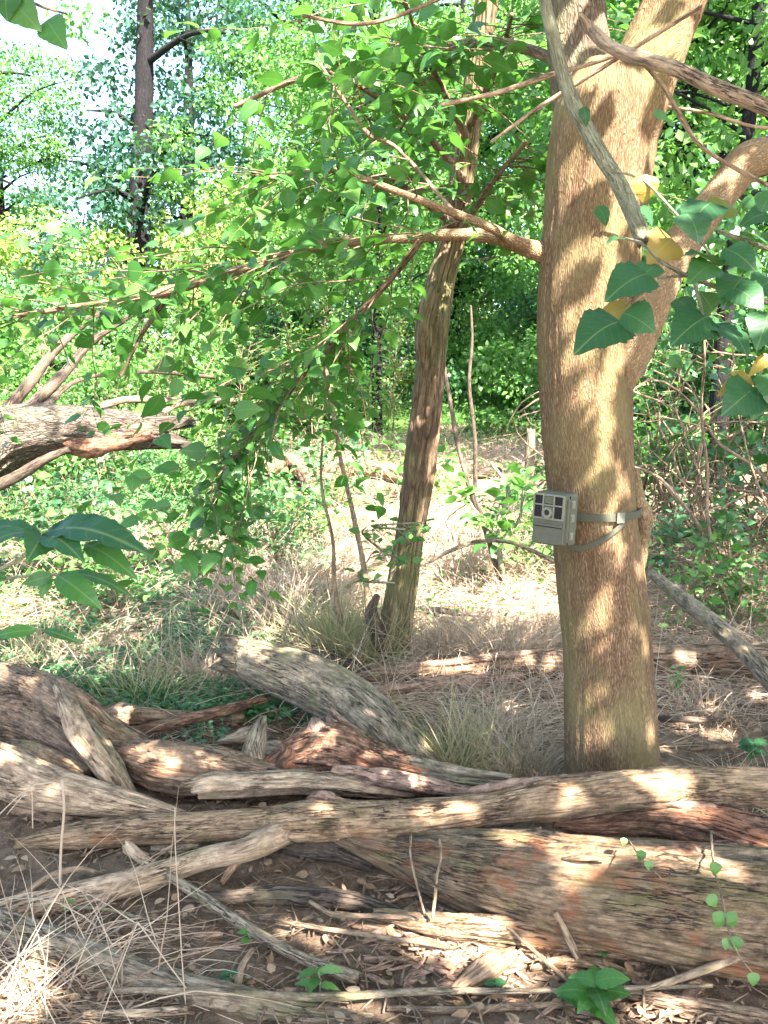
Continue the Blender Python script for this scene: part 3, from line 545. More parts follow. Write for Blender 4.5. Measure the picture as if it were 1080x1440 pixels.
# --- front sticks
log('fallen_branch', 'grey half buried branch across the lower left corner', 'stick', [(-90, 1280, 24, -.02), (0, 1305, 25, -.02), (60, 1326, 25, -.02), (130, 1350, 24, -.02), (200, 1375, 22, -.02), (280, 1397, 21, -.02), (360, 1413, 20, -.02), (430, 1426, 16, -.02), (520, 1436, 9, -.02)], 'grey', 56, 52, .08, .06)
log('stick', 'straight thin grey stick lying across the bottom of the photo', 'stick', [(152, 1392, 4, .04), (300, 1395, 5, .04), (450, 1402, 6, .02), (600, 1394, 5, .02), (750, 1393, 4, .02), (1000, 1386, 3, .02)], 'grey', 14, 53, .1, .03)
log('stick', 'straight smooth stick slanting down right below the fork', 'stick', [(238, 1232, 6, .05), (300, 1272, 8, .03), (360, 1312, 8, .02), (430, 1350, 8, .01), (500, 1376, 10, .0)], 'grey', 18, 54, .08, .03)
log('fallen_branch', 'low knobbly dark branch with two sunlit spots', 'stick', [(262, 1262, 7, 0), (330, 1262, 11, 0), (390, 1258, 13, 0), (440, 1262, 13, 0), (500, 1268, 13, 0), (560, 1285, 8, 0)], 'darkwood', 32, 55, .25, .2)
log('stick', 'thin tan stick running beside the slanting smooth stick', 'stick', [(365, 1290, 3, .02), (450, 1305, 3.5, .02), (540, 1318, 3.5, .02), (630, 1332, 3, .02)], 'twig', 8, 56, .08, .03)
log('stick', 'bent thin stick above the straight tan one', 'stick', [(436, 1268, 3, .04), (470, 1286, 3.5, .03), (530, 1288, 3.5, .03), (600, 1294, 4, .03), (660, 1312, 4, .02)], 'twig', 8, 57, .08, .03)
log('fallen_log', 'half buried bleached log running below the thickest log', 'log', [(530, 1288, 8, 0), (580, 1296, 14, 0), (640, 1304, 18, 0), (720, 1312, 20, 0), (820, 1326, 18, 0), (920, 1334, 15, 0), (1010, 1342, 13, 0), (1110, 1352, 10, 0)], 'tan', 48, 58, .2, .2)
log('stick', 'clean pale cane rising to the right edge in front', 'stick', [(862, 1404, 3, .0), (950, 1378, 5, .03), (1020, 1352, 6.5, .07), (1100, 1320, 7, .12)], 'pale', 14, 59, .05, .02)
log('wood_chunk', 'short peeled chunk of wood among the bright chips', 'wood', [(638, 1395, 8, 0), (662, 1378, 14, 0), (690, 1358, 17, 0), (722, 1342, 10, 0)], 'brown', 32, 60, .2, .15)
log('wood_chunk', 'flat piece of bleached wood behind the nettle', 'wood', [(748, 1362, 5, 0), (790, 1352, 9, 0), (840, 1354, 9, 0), (896, 1376, 5, 0)], 'tan', 28, 61, .2, .2, flat=.3)
log('stick', 'short stick standing up against the thickest log', 'stick', [(812, 1346, 5, .02), (796, 1312, 5, .07), (781, 1284, 4, .12)], 'pale', 12, 62, .1, .05)
log('stick', 'stubby twig leaning beside the standing stick', 'stick', [(770, 1316, 6, .02), (772, 1296, 6, .05), (762, 1282, 2.5, .08)], 'twig', 10, 63, .2, .05)
log('stick', 'thin slanting twig ending by the nettle leaves', 'stick', [(712, 1302, 3, .05), (760, 1345, 3, .03), (805, 1385, 3, .01)], 'twig', 8, 64, .1, .03)
log('fallen_branch', 'rough brown branch in the bottom right corner', 'stick', [(880, 1398, 6, 0), (950, 1412, 12, 0), (1010, 1420, 13, 0), (1100, 1436, 10, 0)], 'brown', 28, 65, .2, .15)
log('stick', 'short straight stick in the bottom left foreground', 'stick', [(118, 1427, 5, .02), (190, 1425, 6, .02), (262, 1420, 6, .02)], 'pale', 12, 66, .06, .03)
log('stick', 'forked upright twig stump beside the small seedling', 'stick', [(333, 1388, 6, 0), (340, 1362, 6, .02), (355, 1335, 3, .05)], 'twig', 12, 67, .2, .05)
log('stick', 'curved thin root arching over the soil at left', 'stick', [(-20, 1278, 3, .02), (30, 1258, 3.5, .05), (70, 1232, 4, .07), (110, 1222, 4, .07), (145, 1230, 3, .04)], 'twig', 8, 68, .1, .03)
log('stick', 'thin grey twig right of the curved root', 'stick', [(84, 1277, 2, .01), (130, 1277, 2.5, .02), (170, 1283, 2.5, .01), (195, 1292, 3, 0)], 'grey', 8, 69, .1, .03)
log('stick', 'slim dark stick at the bottom right centre', 'stick', [(545, 1418, 4, 0), (640, 1420, 5, 0), (740, 1415, 5, 0), (860, 1410, 4, 0)], 'twig', 8, 70, .1, .03)

log('bark_strip', 'strip of bark caught between the long branch and the thick log', 'bark', [(560, 1178, 4, .12), (620, 1180, 8, .13), (690, 1172, 8, .15), (760, 1166, 5, .16)], 'darkwood', 28, 72, .3, .3, flat=.4)
log('wood_chunk', 'small dark wedge of wood under the fork', 'wood', [(215, 1196, 6, 0), (260, 1192, 9, 0), (300, 1190, 8, 0), (350, 1196, 5, 0)], 'grey', 28, 73, .3, .2)
log('wood_chunk', 'crumbly lump of rotten wood under the splintered end', 'wood', [(400, 1190, 10, 0), (440, 1192, 16, 0), (480, 1200, 14, 0), (520, 1214, 8, 0)], 'darkwood', 30, 74, .4, .4)
log('bark_chunk', 'grey slab resting on the arching log near the splinters', 'bark', [(560, 1078, 5, .14), (620, 1092, 10, .15), (690, 1100, 9, .16), (760, 1100, 4, .19)], 'grey', 28, 75, .3, .3, flat=.5)
log('fallen_branch', 'gnarled branch lying left of the splintered log', 'stick', [(20, 1140, 7, .0), (80, 1152, 9, .0), (150, 1160, 8, .0), (215, 1156, 5, .02)], 'brown', 28, 76, .2, .2)
log('fallen_log', 'brown log passing under the cracked log at left', 'log', [(-60, 960, 16, .0), (40, 1000, 15, 0), (130, 1040, 14, .02), (200, 1052, 12, .04), (262, 1062, 7, .05)], 'brown', 30, 77, .2, .25)
log('fallen_branch', 'dark weathered branch in the middle distance left', 'stick', [(300, 700, 8, .0), (360, 668, 12, .05), (410, 650, 12, .1), (440, 685, 10, .02)], 'brown', 28, 78, .2, .2)
log('fallen_log', 'red brown broken log in the sunny clearing', 'log', [(445, 672, 8, .0), (500, 660, 10, .03), (545, 668, 10, 0), (600, 684, 7, 0)], 'brown', 28, 79, .2, .2)
log('fallen_log', 'dark log lying across the clearing behind the stake', 'log', [(650, 668, 5, 0), (700, 666, 9, 0), (760, 664, 9, 0), (840, 660, 8, 0)], 'darkwood', 28, 80, .2, .2)
rs = np.random.RandomState(99)
for k, (px, py, L, an, lb) in enumerate([(150, 880, 60, .1, 'dead branch in the straw at left under the long leaves'), (250, 905, 50, -.3, 'dead branch in the ground cover behind the small brown log'), (640, 860, 55, .4, 'dead branch in the straw right of the leaning trunk'), (740, 840, 50, -.2, 'dead branch below the trail camera in the sun'), (440, 760, 60, .2, 'dead branch in the straw behind the dry stalk'), (960, 1010, 60, .1, 'dead branch on the soil right of the trunk base'),
                                         (1020, 1050, 50, -.3, 'dead branch behind the long branch at right'), (90, 820, 60, -.1, 'dead branch in the far straw at left'), (700, 760, 50, .3, 'dead branch in the straw behind the arching stick'), (980, 890, 50, .5, 'dead branch at the foot of the leaning pole')]):
    dx_, dy_ = L * math.cos(an), L * math.sin(an) * .35; log('fallen_branch', lb, 'stick', [(px - dx_, py - dy_, 2.5, .01), (px - dx_ * .3, py - dy_ * .3 + rs.uniform(-3, 3), 4.5, .03), (px + dx_ * .4, py + dy_ * .4 + rs.uniform(-3, 3), 4, .03), (px + dx_, py + dy_, 2, .01)], ['brown', 'grey', 'darkwood'][k % 3], 10, 210 + k, .15, .1, group='dead branches lying in the straw')
# ---------------------------------------------------------------- the broken tree at left, midground
ft = empty('fallen_tree', at(-100, 900, 4.4), 'rough barked fallen tree at left with a broken rotten end', 'fallen tree')
DF = 4.8
mb = MB(); tube(mb, dpath([(-420, 900, 60, DF - .3), (-250, 780, 54, DF - .2), (-90, 672, 48, DF - .1), (0, 622, 43, DF), (50, 606, 38, DF), (100, 603, 33, DF), (150, 604, 29, DF), (195, 606, 26, DF), (226, 606, 23, DF)]), 90, .012, 80, .14, .16, 6, 5, jag=(0, 2.5)); childbuild(mb, 'trunk', M['rough_bark'], ft)
mb = MB(); tube(mb, dpath([(88, 618, 10, DF - .05), (120, 622, 18, DF - .05), (165, 618, 15, DF - .05), (215, 608, 12, DF - .05)]), 30, None, 81, .4, .4, jag=(1, 1)); o = childbuild(mb, 'rotten_patch', M['red'], ft); o['label'] = 'dark reddish rotten hollow near the broken end'
for k, rows in enumerate(([(-60, 660, 12, DF), (0, 590, 10, DF + .2), (40, 540, 8, DF + .3), (90, 480, 6, DF + .5), (150, 435, 4, DF + .7), (230, 412, 2, DF + .9)], [(20, 590, 12, DF), (55, 560, 9, DF + .1), (90, 525, 7, DF + .2), (130, 480, 5, DF + .3), (190, 440, 3, DF + .4)], [(-40, 700, 9, DF - .1), (20, 672, 8, DF - .2), (60, 648, 7, DF - .2), (95, 632, 4, DF - .2)],
                          [(60, 575, 6, DF), (110, 535, 3, DF + .3), (200, 523, 3, DF + .5), (300, 530, 2.5, DF + .8)], [(90, 580, 10, DF), (130, 575, 6, DF + .2), (180, 562, 5, DF + .4), (240, 565, 6, DF + .5), (300, 565, 4, DF + .7)], [(200, 600, 8, DF), (225, 580, 7, DF + .1), (260, 566, 5, DF + .3), (330, 563, 3, DF + .5)])):
    mb = MB(); tube(mb, dpath(rows), 16, None, 82 + k, .15, .1, jag=(0, 1)); childbuild(mb, 'branch', M['darkwood' if k < 4 else 'grey'], ft)

# ---------------------------------------------------------------- standing stems, sticks and stake
def stem(name, label, cat_, rows, mat, seg=8, seed=0, group=None, jag=(0, 1)):
    P = np.array(dpath(rows)); mb = MB(); tube(mb, P, seg, None, seed, .1, .05, jag=jag); return tag(mb.build(name, M[mat], None, origin=P[0, :3]), label, cat_, group)
def gd(px, py): return on(px, py)[1]
d = gd(742, 705); stem('wooden_stake', 'weathered grey stake standing just left of the camera trunk', 'stake', [(745, 770, 8, d), (744, 690, 7, d), (745, 640, 7, d), (747, 606, 6, d)], 'grey', 12, 90)
d = gd(715, 835); stem('dead_sapling', 'dead dark leaning sapling between the two tree trunks', 'sapling', [(716, 838, 7, d), (700, 800, 5, d), (682, 740, 5, d), (662, 690, 4, d), (645, 630, 3, d + .1), (634, 570, 3, d + .2), (622, 500, 2, d + .3)], 'darkwood', 10, 91)
d = gd(512, 880); stem('sapling', 'thin brown stem curving up left of the leaning tree', 'sapling', [(520, 880, 5, d), (512, 800, 4, d), (496, 720, 3.5, d), (478, 640, 3, d), (466, 560, 2.5, d), (455, 500, 2, d)], 'twig', 8, 92)
d = gd(480, 925); stem('sapling', 'straight dry stalk beside the arching log end', 'sapling', [(490, 925, 5, d), (480, 880, 4.5, d), (470, 820, 3.5, d), (468, 760, 2.5, d), (452, 680, 2, d), (455, 600, 1.5, d)], 'twig', 8, 93)
d = gd(665, 700); stem('sapling', 'far slim brown stem behind the yellow green leaves', 'sapling', [(668, 700, 3, d), (668, 620, 3, d), (660, 540, 2.5, d), (664, 480, 2, d), (662, 430, 1.5, d)], 'darkwood', 8, 94)
stem('dead_stick', 'thin bent stick arching over the dry grass left of the trunk', 'stick', [(790, 795, 3, 3.9), (750, 775, 3, 3.9), (715, 762, 3, 3.9), (670, 762, 3, 3.9), (630, 776, 3, 3.9), (605, 790, 2, 3.9)], 'grey', 8, 95)
stem('hanging_stem', 'pale greenish stem curving down in front of the thick trunk', 'stem', [(748, -120, 8, 1.75), (764, -10, 8, 1.75), (780, 60, 9, 1.75), (802, 135, 10, 1.75), (838, 205, 11, 1.72), (872, 262, 11.5, 1.7), (906, 336, 12, 1.65)], 'greenstem', 20, 96)
stem('bare_branch', 'smooth pale branch crossing the trunk top to the right edge', 'branch', [(816, 20, 3, 1.9), (832, 42, 8, 1.9), (862, 68, 9, 1.85), (900, 82, 10, 1.8), (950, 97, 10, 1.75), (1010, 124, 11, 1.7), (1080, 152, 11, 1.65), (1180, 200, 12, 1.6)], 'pale', 20, 97)
stem('bare_twig', 'thin twig drooping down right from the smooth pale branch', 'twig', [(900, 84, 3, 1.82), (930, 118, 3.5, 1.82), (958, 165, 4, 1.82), (985, 205, 3, 1.82), (1040, 240, 3, 1.82), (1100, 270, 2.5, 1.8)], 'pale', 8, 98)
stem('bare_twig', 'thin pale twig crossing behind the curving stem', 'twig', [(620, 148, 3, 2.2), (700, 130, 3.5, 2.2), (775, 105, 4, 2.2), (830, 90, 3, 2.2), (880, 74, 2, 2.2)], 'pale', 8, 99)
stem('bare_twig', 'pale straight twig rising from centre to the forked trunk', 'twig', [(690, 200, 2, 2.3), (760, 150, 3, 2.3), (840, 100, 3, 2.25), (920, 50, 3, 2.2), (985, 10, 3, 2.2)], 'pale', 8, 100)
stem('bare_twig', 'thin pale twig along the top edge left of the trunk', 'twig', [(425, 22, 2.5, 2.4), (500, 34, 3, 2.4), (560, 22, 3, 2.4), (640, -12, 3, 2.4)], 'twig', 8, 101)
stem('bare_twig', 'fine pale twig reaching right behind the leafy spray', 'twig', [(940, 150, 2.5, 2.3), (1000, 160, 2.5, 2.3), (1060, 178, 2.5, 2.3), (1120, 180, 2.5, 2.3)], 'pale', 8, 102)

# patches of sun: pick them on the finished wood, before any foliage stands in the way
bpy.context.view_layer.update(); dg = bpy.context.evaluated_depsgraph_get()
def hit(px, py):
    r = nrm(ray(px, py)); ok, p, *_ = S.ray_cast(dg, C0.tolist(), r.tolist()); return np.array(p) if ok else on(px, py)
PATCH = [(800, 280, 11), (790, 305, 10), (782, 330, 8), (868, 385, 13), (850, 405, 14), (840, 430, 14), (832, 455, 12), (815, 525, 13), (838, 540, 15), (846, 565, 12), (862, 590, 10), (855, 620, 12), (845, 645, 12), (836, 668, 9), (873, 655, 10), (876, 685, 17), (862, 700, 12), (868, 745, 13), (852, 770, 13), (875, 770, 13), (858, 855, 14), (838, 850, 8), (843, 990, 11), (846, 1020, 12), (842, 1045, 11), (882, 108, 13), (900, 175, 14), (868, 175, 10), (865, 335, 9), (870, 210, 10), (908, 950, 5), (905, 900, 5), (832, 880, 10), (850, 915, 8), (812, 120, 10), (950, 60, 12), (1045, 225, 13), (1035, 250, 8),
         (722, 1180, 20), (735, 1172, 14), (800, 1190, 22), (822, 1200, 24), (808, 1228, 22), (850, 1190, 18), (868, 1200, 14), (790, 1245, 12), (975, 1212, 20), (940, 1206, 18), (1000, 1215, 18), (1045, 1226, 12), (915, 1200, 12), (925, 1100, 20), (952, 1104, 22), (795, 1112, 13), (808, 1122, 10), (630, 1142, 10), (655, 1144, 13), (590, 1140, 8), (455, 1132, 13), (475, 1150, 10), (1000, 1150, 11), (975, 1140, 10), (940, 1132, 8), (890, 1092, 8), (1075, 1190, 10), (1060, 1185, 8),
         (590, 1300, 22), (630, 1308, 20), (660, 1320, 24), (700, 1320, 20), (620, 1340, 24), (580, 1340, 15), (700, 1358, 10), (650, 1385, 12), (735, 1350, 8), (790, 1355, 15), (740, 1385, 15), (545, 1310, 14), (905, 1425, 15), (960, 1430, 12), (345, 1257, 10), (365, 1254, 12), (480, 1262, 10), (400, 1300, 12), (415, 1315, 18), (370, 1308, 12), (495, 1405, 16), (510, 1412, 12), (385, 1365, 9), (280, 1318, 8), (460, 1330, 9), (545, 1420, 8),
         (545, 1095, 14), (560, 1112, 12), (530, 1112, 10), (455, 1030, 14), (448, 1050, 12), (480, 1040, 10), (500, 1015, 7), (590, 1105, 8), (410, 1065, 8), (520, 1060, 8), (10, 1390, 20), (0, 1420, 25), (50, 1400, 16), (30, 1430, 20), (70, 1375, 10), (60, 1330, 8), (205, 1062, 12), (225, 1080, 10), (210, 1045, 8), (250, 1065, 7), (285, 1062, 8), (300, 1075, 7), (110, 1052, 10), (122, 1075, 10), (75, 1112, 9), (5, 1062, 14), (150, 1042, 8), (170, 1006, 10), (60, 1072, 9), (105, 1262, 9), (40, 960, 10), (0, 945, 10), (120, 990, 6), (185, 1020, 5), (340, 905, 6), (365, 905, 8),
         (530, 950, 10), (600, 944, 12), (640, 938, 10), (675, 935, 10), (740, 925, 12), (780, 930, 9), (560, 960, 8), (960, 925, 10), (1040, 920, 8), (955, 1025, 14), (985, 1030, 14), (1020, 1035, 14), (940, 1055, 10), (990, 1000, 12), (1060, 985, 12), (920, 1030, 8), (1040, 1065, 8), (700, 1030, 14), (600, 1045, 12), (620, 1020, 8), (740, 1060, 10), (715, 1000, 9), (710, 990, 5)]
HOLES = []
for k, (px, py, r) in enumerate(PATCH): p = hit(px, py); HOLES.append((*p, wr(p, r * (.85 if k < 38 else 1.25))))
HOLES = np.array(HOLES)

# ---------------------------------------------------------------- unseen crown added overhead to shade the logs, holes cut for chosen sun patches
rs = np.random.RandomState(11); lf = MB(); n = 64000
n = 92000; gx, gy = rs.uniform(-3.4, 4.4, n), rs.uniform(.6, 7.2, n); gz = rs.uniform(0, .6, n)
base = np.stack([gx, gy, gz], -1); tz = rs.uniform(3.3, 4.7, n); tt = (tz - gz) / SUN[2]; pos = base + SUN * tt[:, None]; dr = nrm(rs.randn(n, 3) + np.array([0, 0, -.4])); sz = rs.uniform(.09, .15, n)
dx = (pos + dr * sz[:, None] * .5)[:, None, :] - HOLES[None, :, :3]; al = (dx * SUN).sum(-1); d2 = (dx ** 2).sum(-1) - al ** 2
ok = (d2 > (HOLES[:, 3] * .95 + .018) ** 2).all(1)
clump = fbm(pos * .8, 2); ok &= ~((base[:, 1] > 4.3) & (base[:, 0] < 1.2)); ok &= (clump > .30) | (base[:, 1] < 3.4); ok &= ~((base[:, 1] > 3.1) & (base[:, 0] < .1) & (rs.rand(n) < .72)) & ~((base[:, 1] > 3.7) & (rs.rand(n) < np.where(base[:, 1] > 4.3, .72, .5))) & ~((fbm(base * 7 + 40, 2) > .66)); pos = pos[ok]; dr = dr[ok]; sz = sz[ok]; n = len(pos); nm = nrm(rs.randn(n, 3) * .4 + np.array([0, 0, 1.]))
leaves(lf, pos, dr, nm, sz, 'far', .75, rs.rand(n)); childbuild(lf, 'crown', M['leaf'], main)
for k in range(9):
    a0 = at(*[(805, -400), (1100, -400), (1300, -900)][k % 3], D0); tgt = np.array([rs.uniform(-.5, 4.5), rs.uniform(-1.5, 4), rs.uniform(5, 6.2)])
    m1 = (a0 + tgt) / 2 + np.array([0, 0, .5]); mb = MB(); tube(mb, [[*a0, .04], [*m1, .025], [*tgt, .006]], 12, .08, k, .1, .05); childbuild(mb, 'limb', M['main_bark'], main)
# unseen crown of the leaning tree, laid along sun rays to shade dry grass
lf = MB(); n = 2200; base = np.stack([rs.uniform(-4, 4, n), rs.uniform(5.5, 11, n), 0 * rs.rand(n)], -1); pos = base + SUN * (rs.uniform(5.6, 7.2, n) / SUN[2])[:, None]
ok = fbm(pos * .9, 2) > .47; pos = pos[ok]; n = len(pos)
leaves(lf, pos, nrm(rs.randn(n, 3)), nrm(rs.randn(n, 3) * .4 + np.array([0, 0, 1.])), rs.uniform(.10, .18, n), 'far', .75, rs.rand(n)); childbuild(lf, 'crown', M['leaf'], mid)

# ---------------------------------------------------------------- leaves on the main tree's visible branches
rs = np.random.RandomState(3); lf = MB(); tw = MB()
def keepL(p):
    x, y = px_of(p)
    if x > 745: return False
    if not keepM(p): return False
    if 585 < x < 650 and 400 < y < 950: return rs.rand() < .12
    return not (y > 860)
spray(rs, [pc, pa[10:80], pa[20:]], 125, .75, .076, tmb=tw, lmb=lf, keep=keepL, spacing=.06, droop=.15, spread=1.6)
spray(rs, [pc], 34, .5, .065, tmb=tw, lmb=lf, keep=keepL, spacing=.048, droop=.5, spread=1.4)
spray(rs, [pc[-26:]], 30, .36, .048, tmb=tw, lmb=lf, keep=keepL, spacing=.036, droop=1.)
spray(rs, [pe, pe, pf], 95, .65, .085, tmb=tw, lmb=lf, keep=keepL, spacing=.06, droop=.15, spread=1.3)
spray(rs, [pb], 14, .25, .06, tmb=tw, lmb=lf, keep=keepL)
childbuild(lf, 'foliage', M['leaf'], main); childbuild(tw, 'twig', M['twig'], main)

# ---------------------------------------------------------------- leafy sprays close to the lens
def placed(root, items, mat_of, kind='round', wid=.72):
    """items: attach px, tip px, depth a, depth b, normal tilt, material key"""
    by = {}
    for (ax, ay, tx, ty, da, db, nx_, nz_, mk, wd) in items:
        a, t = at(ax, ay, da), at(tx, ty, db); by.setdefault(mk, []).append((a, t, (nx_, -.75, nz_), wd))
    for mk, L in by.items():
        for (a, t, nn, wd) in L:
            mb = MB(); s = np.linalg.norm(t - a) * (.80 if kind == 'round' else .95); leaves(mb, [a], [(t - a)], [np.array(nn) + rs.randn(3) * .2], s, kind, wd * (1.25 if kind == 'round' else .85), rs.rand()); st = (a + (a - t) * .12)
            childbuild(mb, 'leaf', M[mk], root)
sr = empty('leafy_branch', at(1120, 430, 1.5), 'leafy branch with big toothed dark green leaves at right, near the lens', 'branch')
tw = MB()
for rows in ([(1150, 455, 5, 1.5), (1080, 425, 4.5, 1.5), (1020, 408, 4, 1.5), (960, 385, 3, 1.5), (925, 365, 2.5, 1.5)], [(975, 390, 3, 1.5), (985, 430, 2.5, 1.5), (990, 448, 2, 1.5)], [(965, 388, 2.5, 1.5), (930, 392, 2, 1.5), (895, 418, 2, 1.5), (880, 430, 1.6, 1.5)],
             [(1110, 470, 3, 1.5), (1090, 520, 2.5, 1.5), (1060, 540, 2, 1.5)], [(925, 365, 2, 1.5), (900, 340, 2, 1.52), (880, 335, 1.6, 1.55)], [(1010, 405, 2.5, 1.5), (1000, 360, 2, 1.5), (950, 300, 2, 1.52), (900, 250, 1.8, 1.55), (860, 243, 1.5, 1.55)], [(1150, 380, 4, 1.55), (1080, 350, 3.5, 1.55), (1010, 325, 3, 1.55)]):
    tube(tw, dpath(rows), 6, .02, 3, .1, 0)
childbuild(tw, 'twig', M['greenstem'], sr)
placed(sr, [(874, 452, 793, 500, 1.5, 1.42, -.1, .5, 'leaf_fg', .62), (892, 432, 822, 462, 1.53, 1.5, .2, .8, 'leaf_yl', .5), (876, 440, 932, 470, 1.5, 1.46, .1, .35, 'leaf_fg', .9), (996, 445, 932, 490, 1.5, 1.45, .1, .45, 'leaf_fg', .72), (1003, 455, 1070, 508, 1.5, 1.43, .2, .7, 'leaf_fg', .62),
            (912, 385, 838, 425, 1.5, 1.44, -.1, .6, 'leaf_fg', .62), (925, 372, 885, 405, 1.52, 1.5, .2, .6, 'leaf_dk', .7), (945, 335, 905, 375, 1.55, 1.5, .1, .3, 'leaf_yl', .75), (908, 245, 905, 295, 1.55, 1.55, .1, .4, 'leaf_yl', .8), (965, 300, 990, 350, 1.52, 1.48, .2, .6, 'leaf_dk', .85), (1000, 285, 960, 330, 1.55, 1.5, -.2, .6, 'leaf_fg', .8),
            (1000, 300, 1045, 285, 1.56, 1.6, 0, .5, 'leaf_yl', .7), (1010, 375, 955, 345, 1.5, 1.45, -.3, .9, 'leaf_fg', .6), (1005, 372, 960, 400, 1.48, 1.44, 0, .6, 'leaf_dk', .7), (1020, 350, 1075, 385, 1.5, 1.45, .1, .8, 'leaf_fg', .65), (1040, 330, 1095, 345, 1.55, 1.5, .1, .9, 'leaf_dk', .6), (1030, 405, 1085, 440, 1.48, 1.42, .2, .6, 'leaf_fg', .7), (1045, 390, 1010, 440, 1.5, 1.45, 0, .5, 'leaf_dk', .72),
            (1080, 440, 1062, 500, 1.5, 1.45, 0, .4, 'leaf_fg', .7), (1060, 545, 1008, 590, 1.5, 1.45, -.1, .4, 'leaf_fg', .75), (1065, 545, 1060, 600, 1.5, 1.46, .1, .4, 'leaf_fg', .7), (1085, 525, 1095, 590, 1.5, 1.45, .1, .4, 'leaf_dk', .7), (1055, 530, 1000, 560, 1.53, 1.5, .2, .8, 'leaf_yl', .45), (1085, 500, 1045, 535, 1.5, 1.5, .2, .8, 'leaf_yl', .4),
            (880, 338, 845, 340, 1.6, 1.55, 0, 1., 'leaf_fg', .3), (918, 160, 950, 172, 1.6, 1.6, .0, .9, 'leaf_far', .8), (840, 290, 858, 325, 1.65, 1.65, .2, .5, 'leaf_fg', .7), (900, 290, 925, 325, 1.6, 1.6, .2, .9, 'leaf_fg', .8), (1080, 300, 1030, 320, 1.6, 1.6, 0, .8, 'leaf_fg', .6), (1090, 270, 1060, 310, 1.6, 1.6, 0, .8, 'leaf_dk', .7),  # one near leaf in bright far material: lit highlight put into its colour
            (1085, 395, 1050, 420, 1.55, 1.5, 0, .5, 'leaf_fg', .7), (820, 150, 826, 185, 1.7, 1.7, 0, .4, 'leaf_fg', .5), (1000, 440, 985, 405, 1.55, 1.5, .2, .4, 'leaf_fg', .7), (950, 420, 985, 455, 1.53, 1.5, .1, .5, 'leaf_dk', .8)], None)
sl_ = empty('leafy_branch', at(-60, 850, 1.35), 'spray of long veined leaves reaching in from the left edge', 'branch')
tw = MB()
for rows in ([(-120, 870, 4, 1.3), (-30, 815, 3.5, 1.3), (30, 785, 3, 1.3), (62, 752, 2.5, 1.3), (110, 742, 2, 1.3)], [(-60, 830, 3, 1.35), (20, 812, 2.5, 1.35), (80, 808, 2, 1.35), (130, 806, 1.5, 1.35)], [(-60, 900, 3, 1.4), (0, 888, 2.5, 1.4), (60, 886, 2, 1.4)]): tube(tw, dpath(rows), 6, .02, 4, .1, 0)
childbuild(tw, 'twig', M['greenstem'], sl_)
placed(sl_, [(62, 750, 218, 768, 1.3, 1.2, .0, 1.2, 'leaf_fg', .32), (66, 746, 190, 738, 1.3, 1.3, .05, 1., 'leaf_fg', .34), (62, 752, -45, 770, 1.3, 1.2, 0, 1.1, 'leaf_fg', .36), (60, 754, -40, 740, 1.32, 1.35, 0, 1.2, 'leaf_fg', .32), (58, 752, 42, 783, 1.3, 1.2, .1, .8, 'leaf_fg', .6), (62, 755, 118, 782, 1.28, 1.2, -.1, .9, 'leaf_fg', .5), (118, 765, 196, 812, 1.3, 1.25, -.5, .9, 'leaf', .42),
             (80, 808, 144, 856, 1.35, 1.3, -.4, .8, 'leaf', .5), (76, 808, 28, 822, 1.35, 1.33, .3, .7, 'leaf', .55), (72, 812, 55, 842, 1.35, 1.33, .3, .7, 'leaf', .6), (90, 806, 198, 838, 1.35, 1.33, -.2, 1.3, 'leaf', .22), (10, 812, -50, 820, 1.35, 1.3, .2, .7, 'leaf', .5), (60, 886, 120, 905, 1.4, 1.38, -.2, 1.2, 'leaf', .25), (55, 886, -20, 896, 1.4, 1.38, .2, .9, 'leaf', .35), (10, 888, -30, 910, 1.4, 1.38, .2, .9, 'leaf', .5)], None, 'long')
st_ = empty('leafy_branch', at(-60, -60, 2.), 'few dark leaves hanging into the top left corner', 'branch')
tw = MB(); tube(tw, dpath([(-80, -60, 4, 2.), (0, -20, 3, 2.), (60, 10, 2, 2.), (95, 20, 1.5, 2.)]), 6, .03, 4, .1, 0); childbuild(tw, 'twig', M['twig'], st_)
placed(st_, [(10, -15, 8, 35, 2., 1.95, 0, .3, 'leaf', .7), (20, 5, 62, 48, 2., 1.95, -.2, .4, 'leaf', .6), (66, 28, 97, 75, 2., 1.95, -.2, .4, 'leaf', .6), (0, 0, -30, 40, 2., 1.95, -.2, .4, 'leaf', .6), (40, 0, 30, 45, 2., 2., .1, .3, 'leaf', .5)], None)

# ---------------------------------------------------------------- background shrubs and trees
def make_shrub(name, seed, h, wd, nl, ls, mat, kind='far', stems=7, blob=16, pos=(0, 0, 0), label='', low=.1):
    rs = np.random.RandomState(seed); root = empty(name, pos, label, 'shrub')
    ts = MB(); cs, rr = [], []
    for k in range(stems):
        a = rs.rand() * 6.28; e = np.array([math.cos(a) * wd * rs.uniform(.3, .9), math.sin(a) * wd * rs.uniform(.3, .9), h * rs.uniform(.6, .95)])
        tube(ts, [[*(e * .03), .02 + .008 * h], [*(e * .5 * np.array([.6, .6, 1.2])), .012 + .004 * h], [*e, .004]], 6, .15, k, .1, .05)
        for t in rs.uniform(.35, 1., 3): cs.append(e * t + rs.randn(3) * wd * .12); rr.append(wd * rs.uniform(.16, .34))
    for k in range(blob):
        a = rs.rand() * 6.28; q = rs.rand() ** .5 * wd * .95; z = rs.uniform(low, .92) * h * (1 - .35 * (q / wd) ** 2); cs.append([math.cos(a) * q, math.sin(a) * q, z]); rr.append(wd * rs.uniform(.12, .3))
    ts.build('stem', M['darkwood'], root)
    lf = MB(); cloud(lf, rs, cs, np.array(rr)[:, None] * np.array([[1, 1, .75]]), nl, ls, kind, .75, .5, .4, shell=.2); lf.build('foliage', mat, root); return root
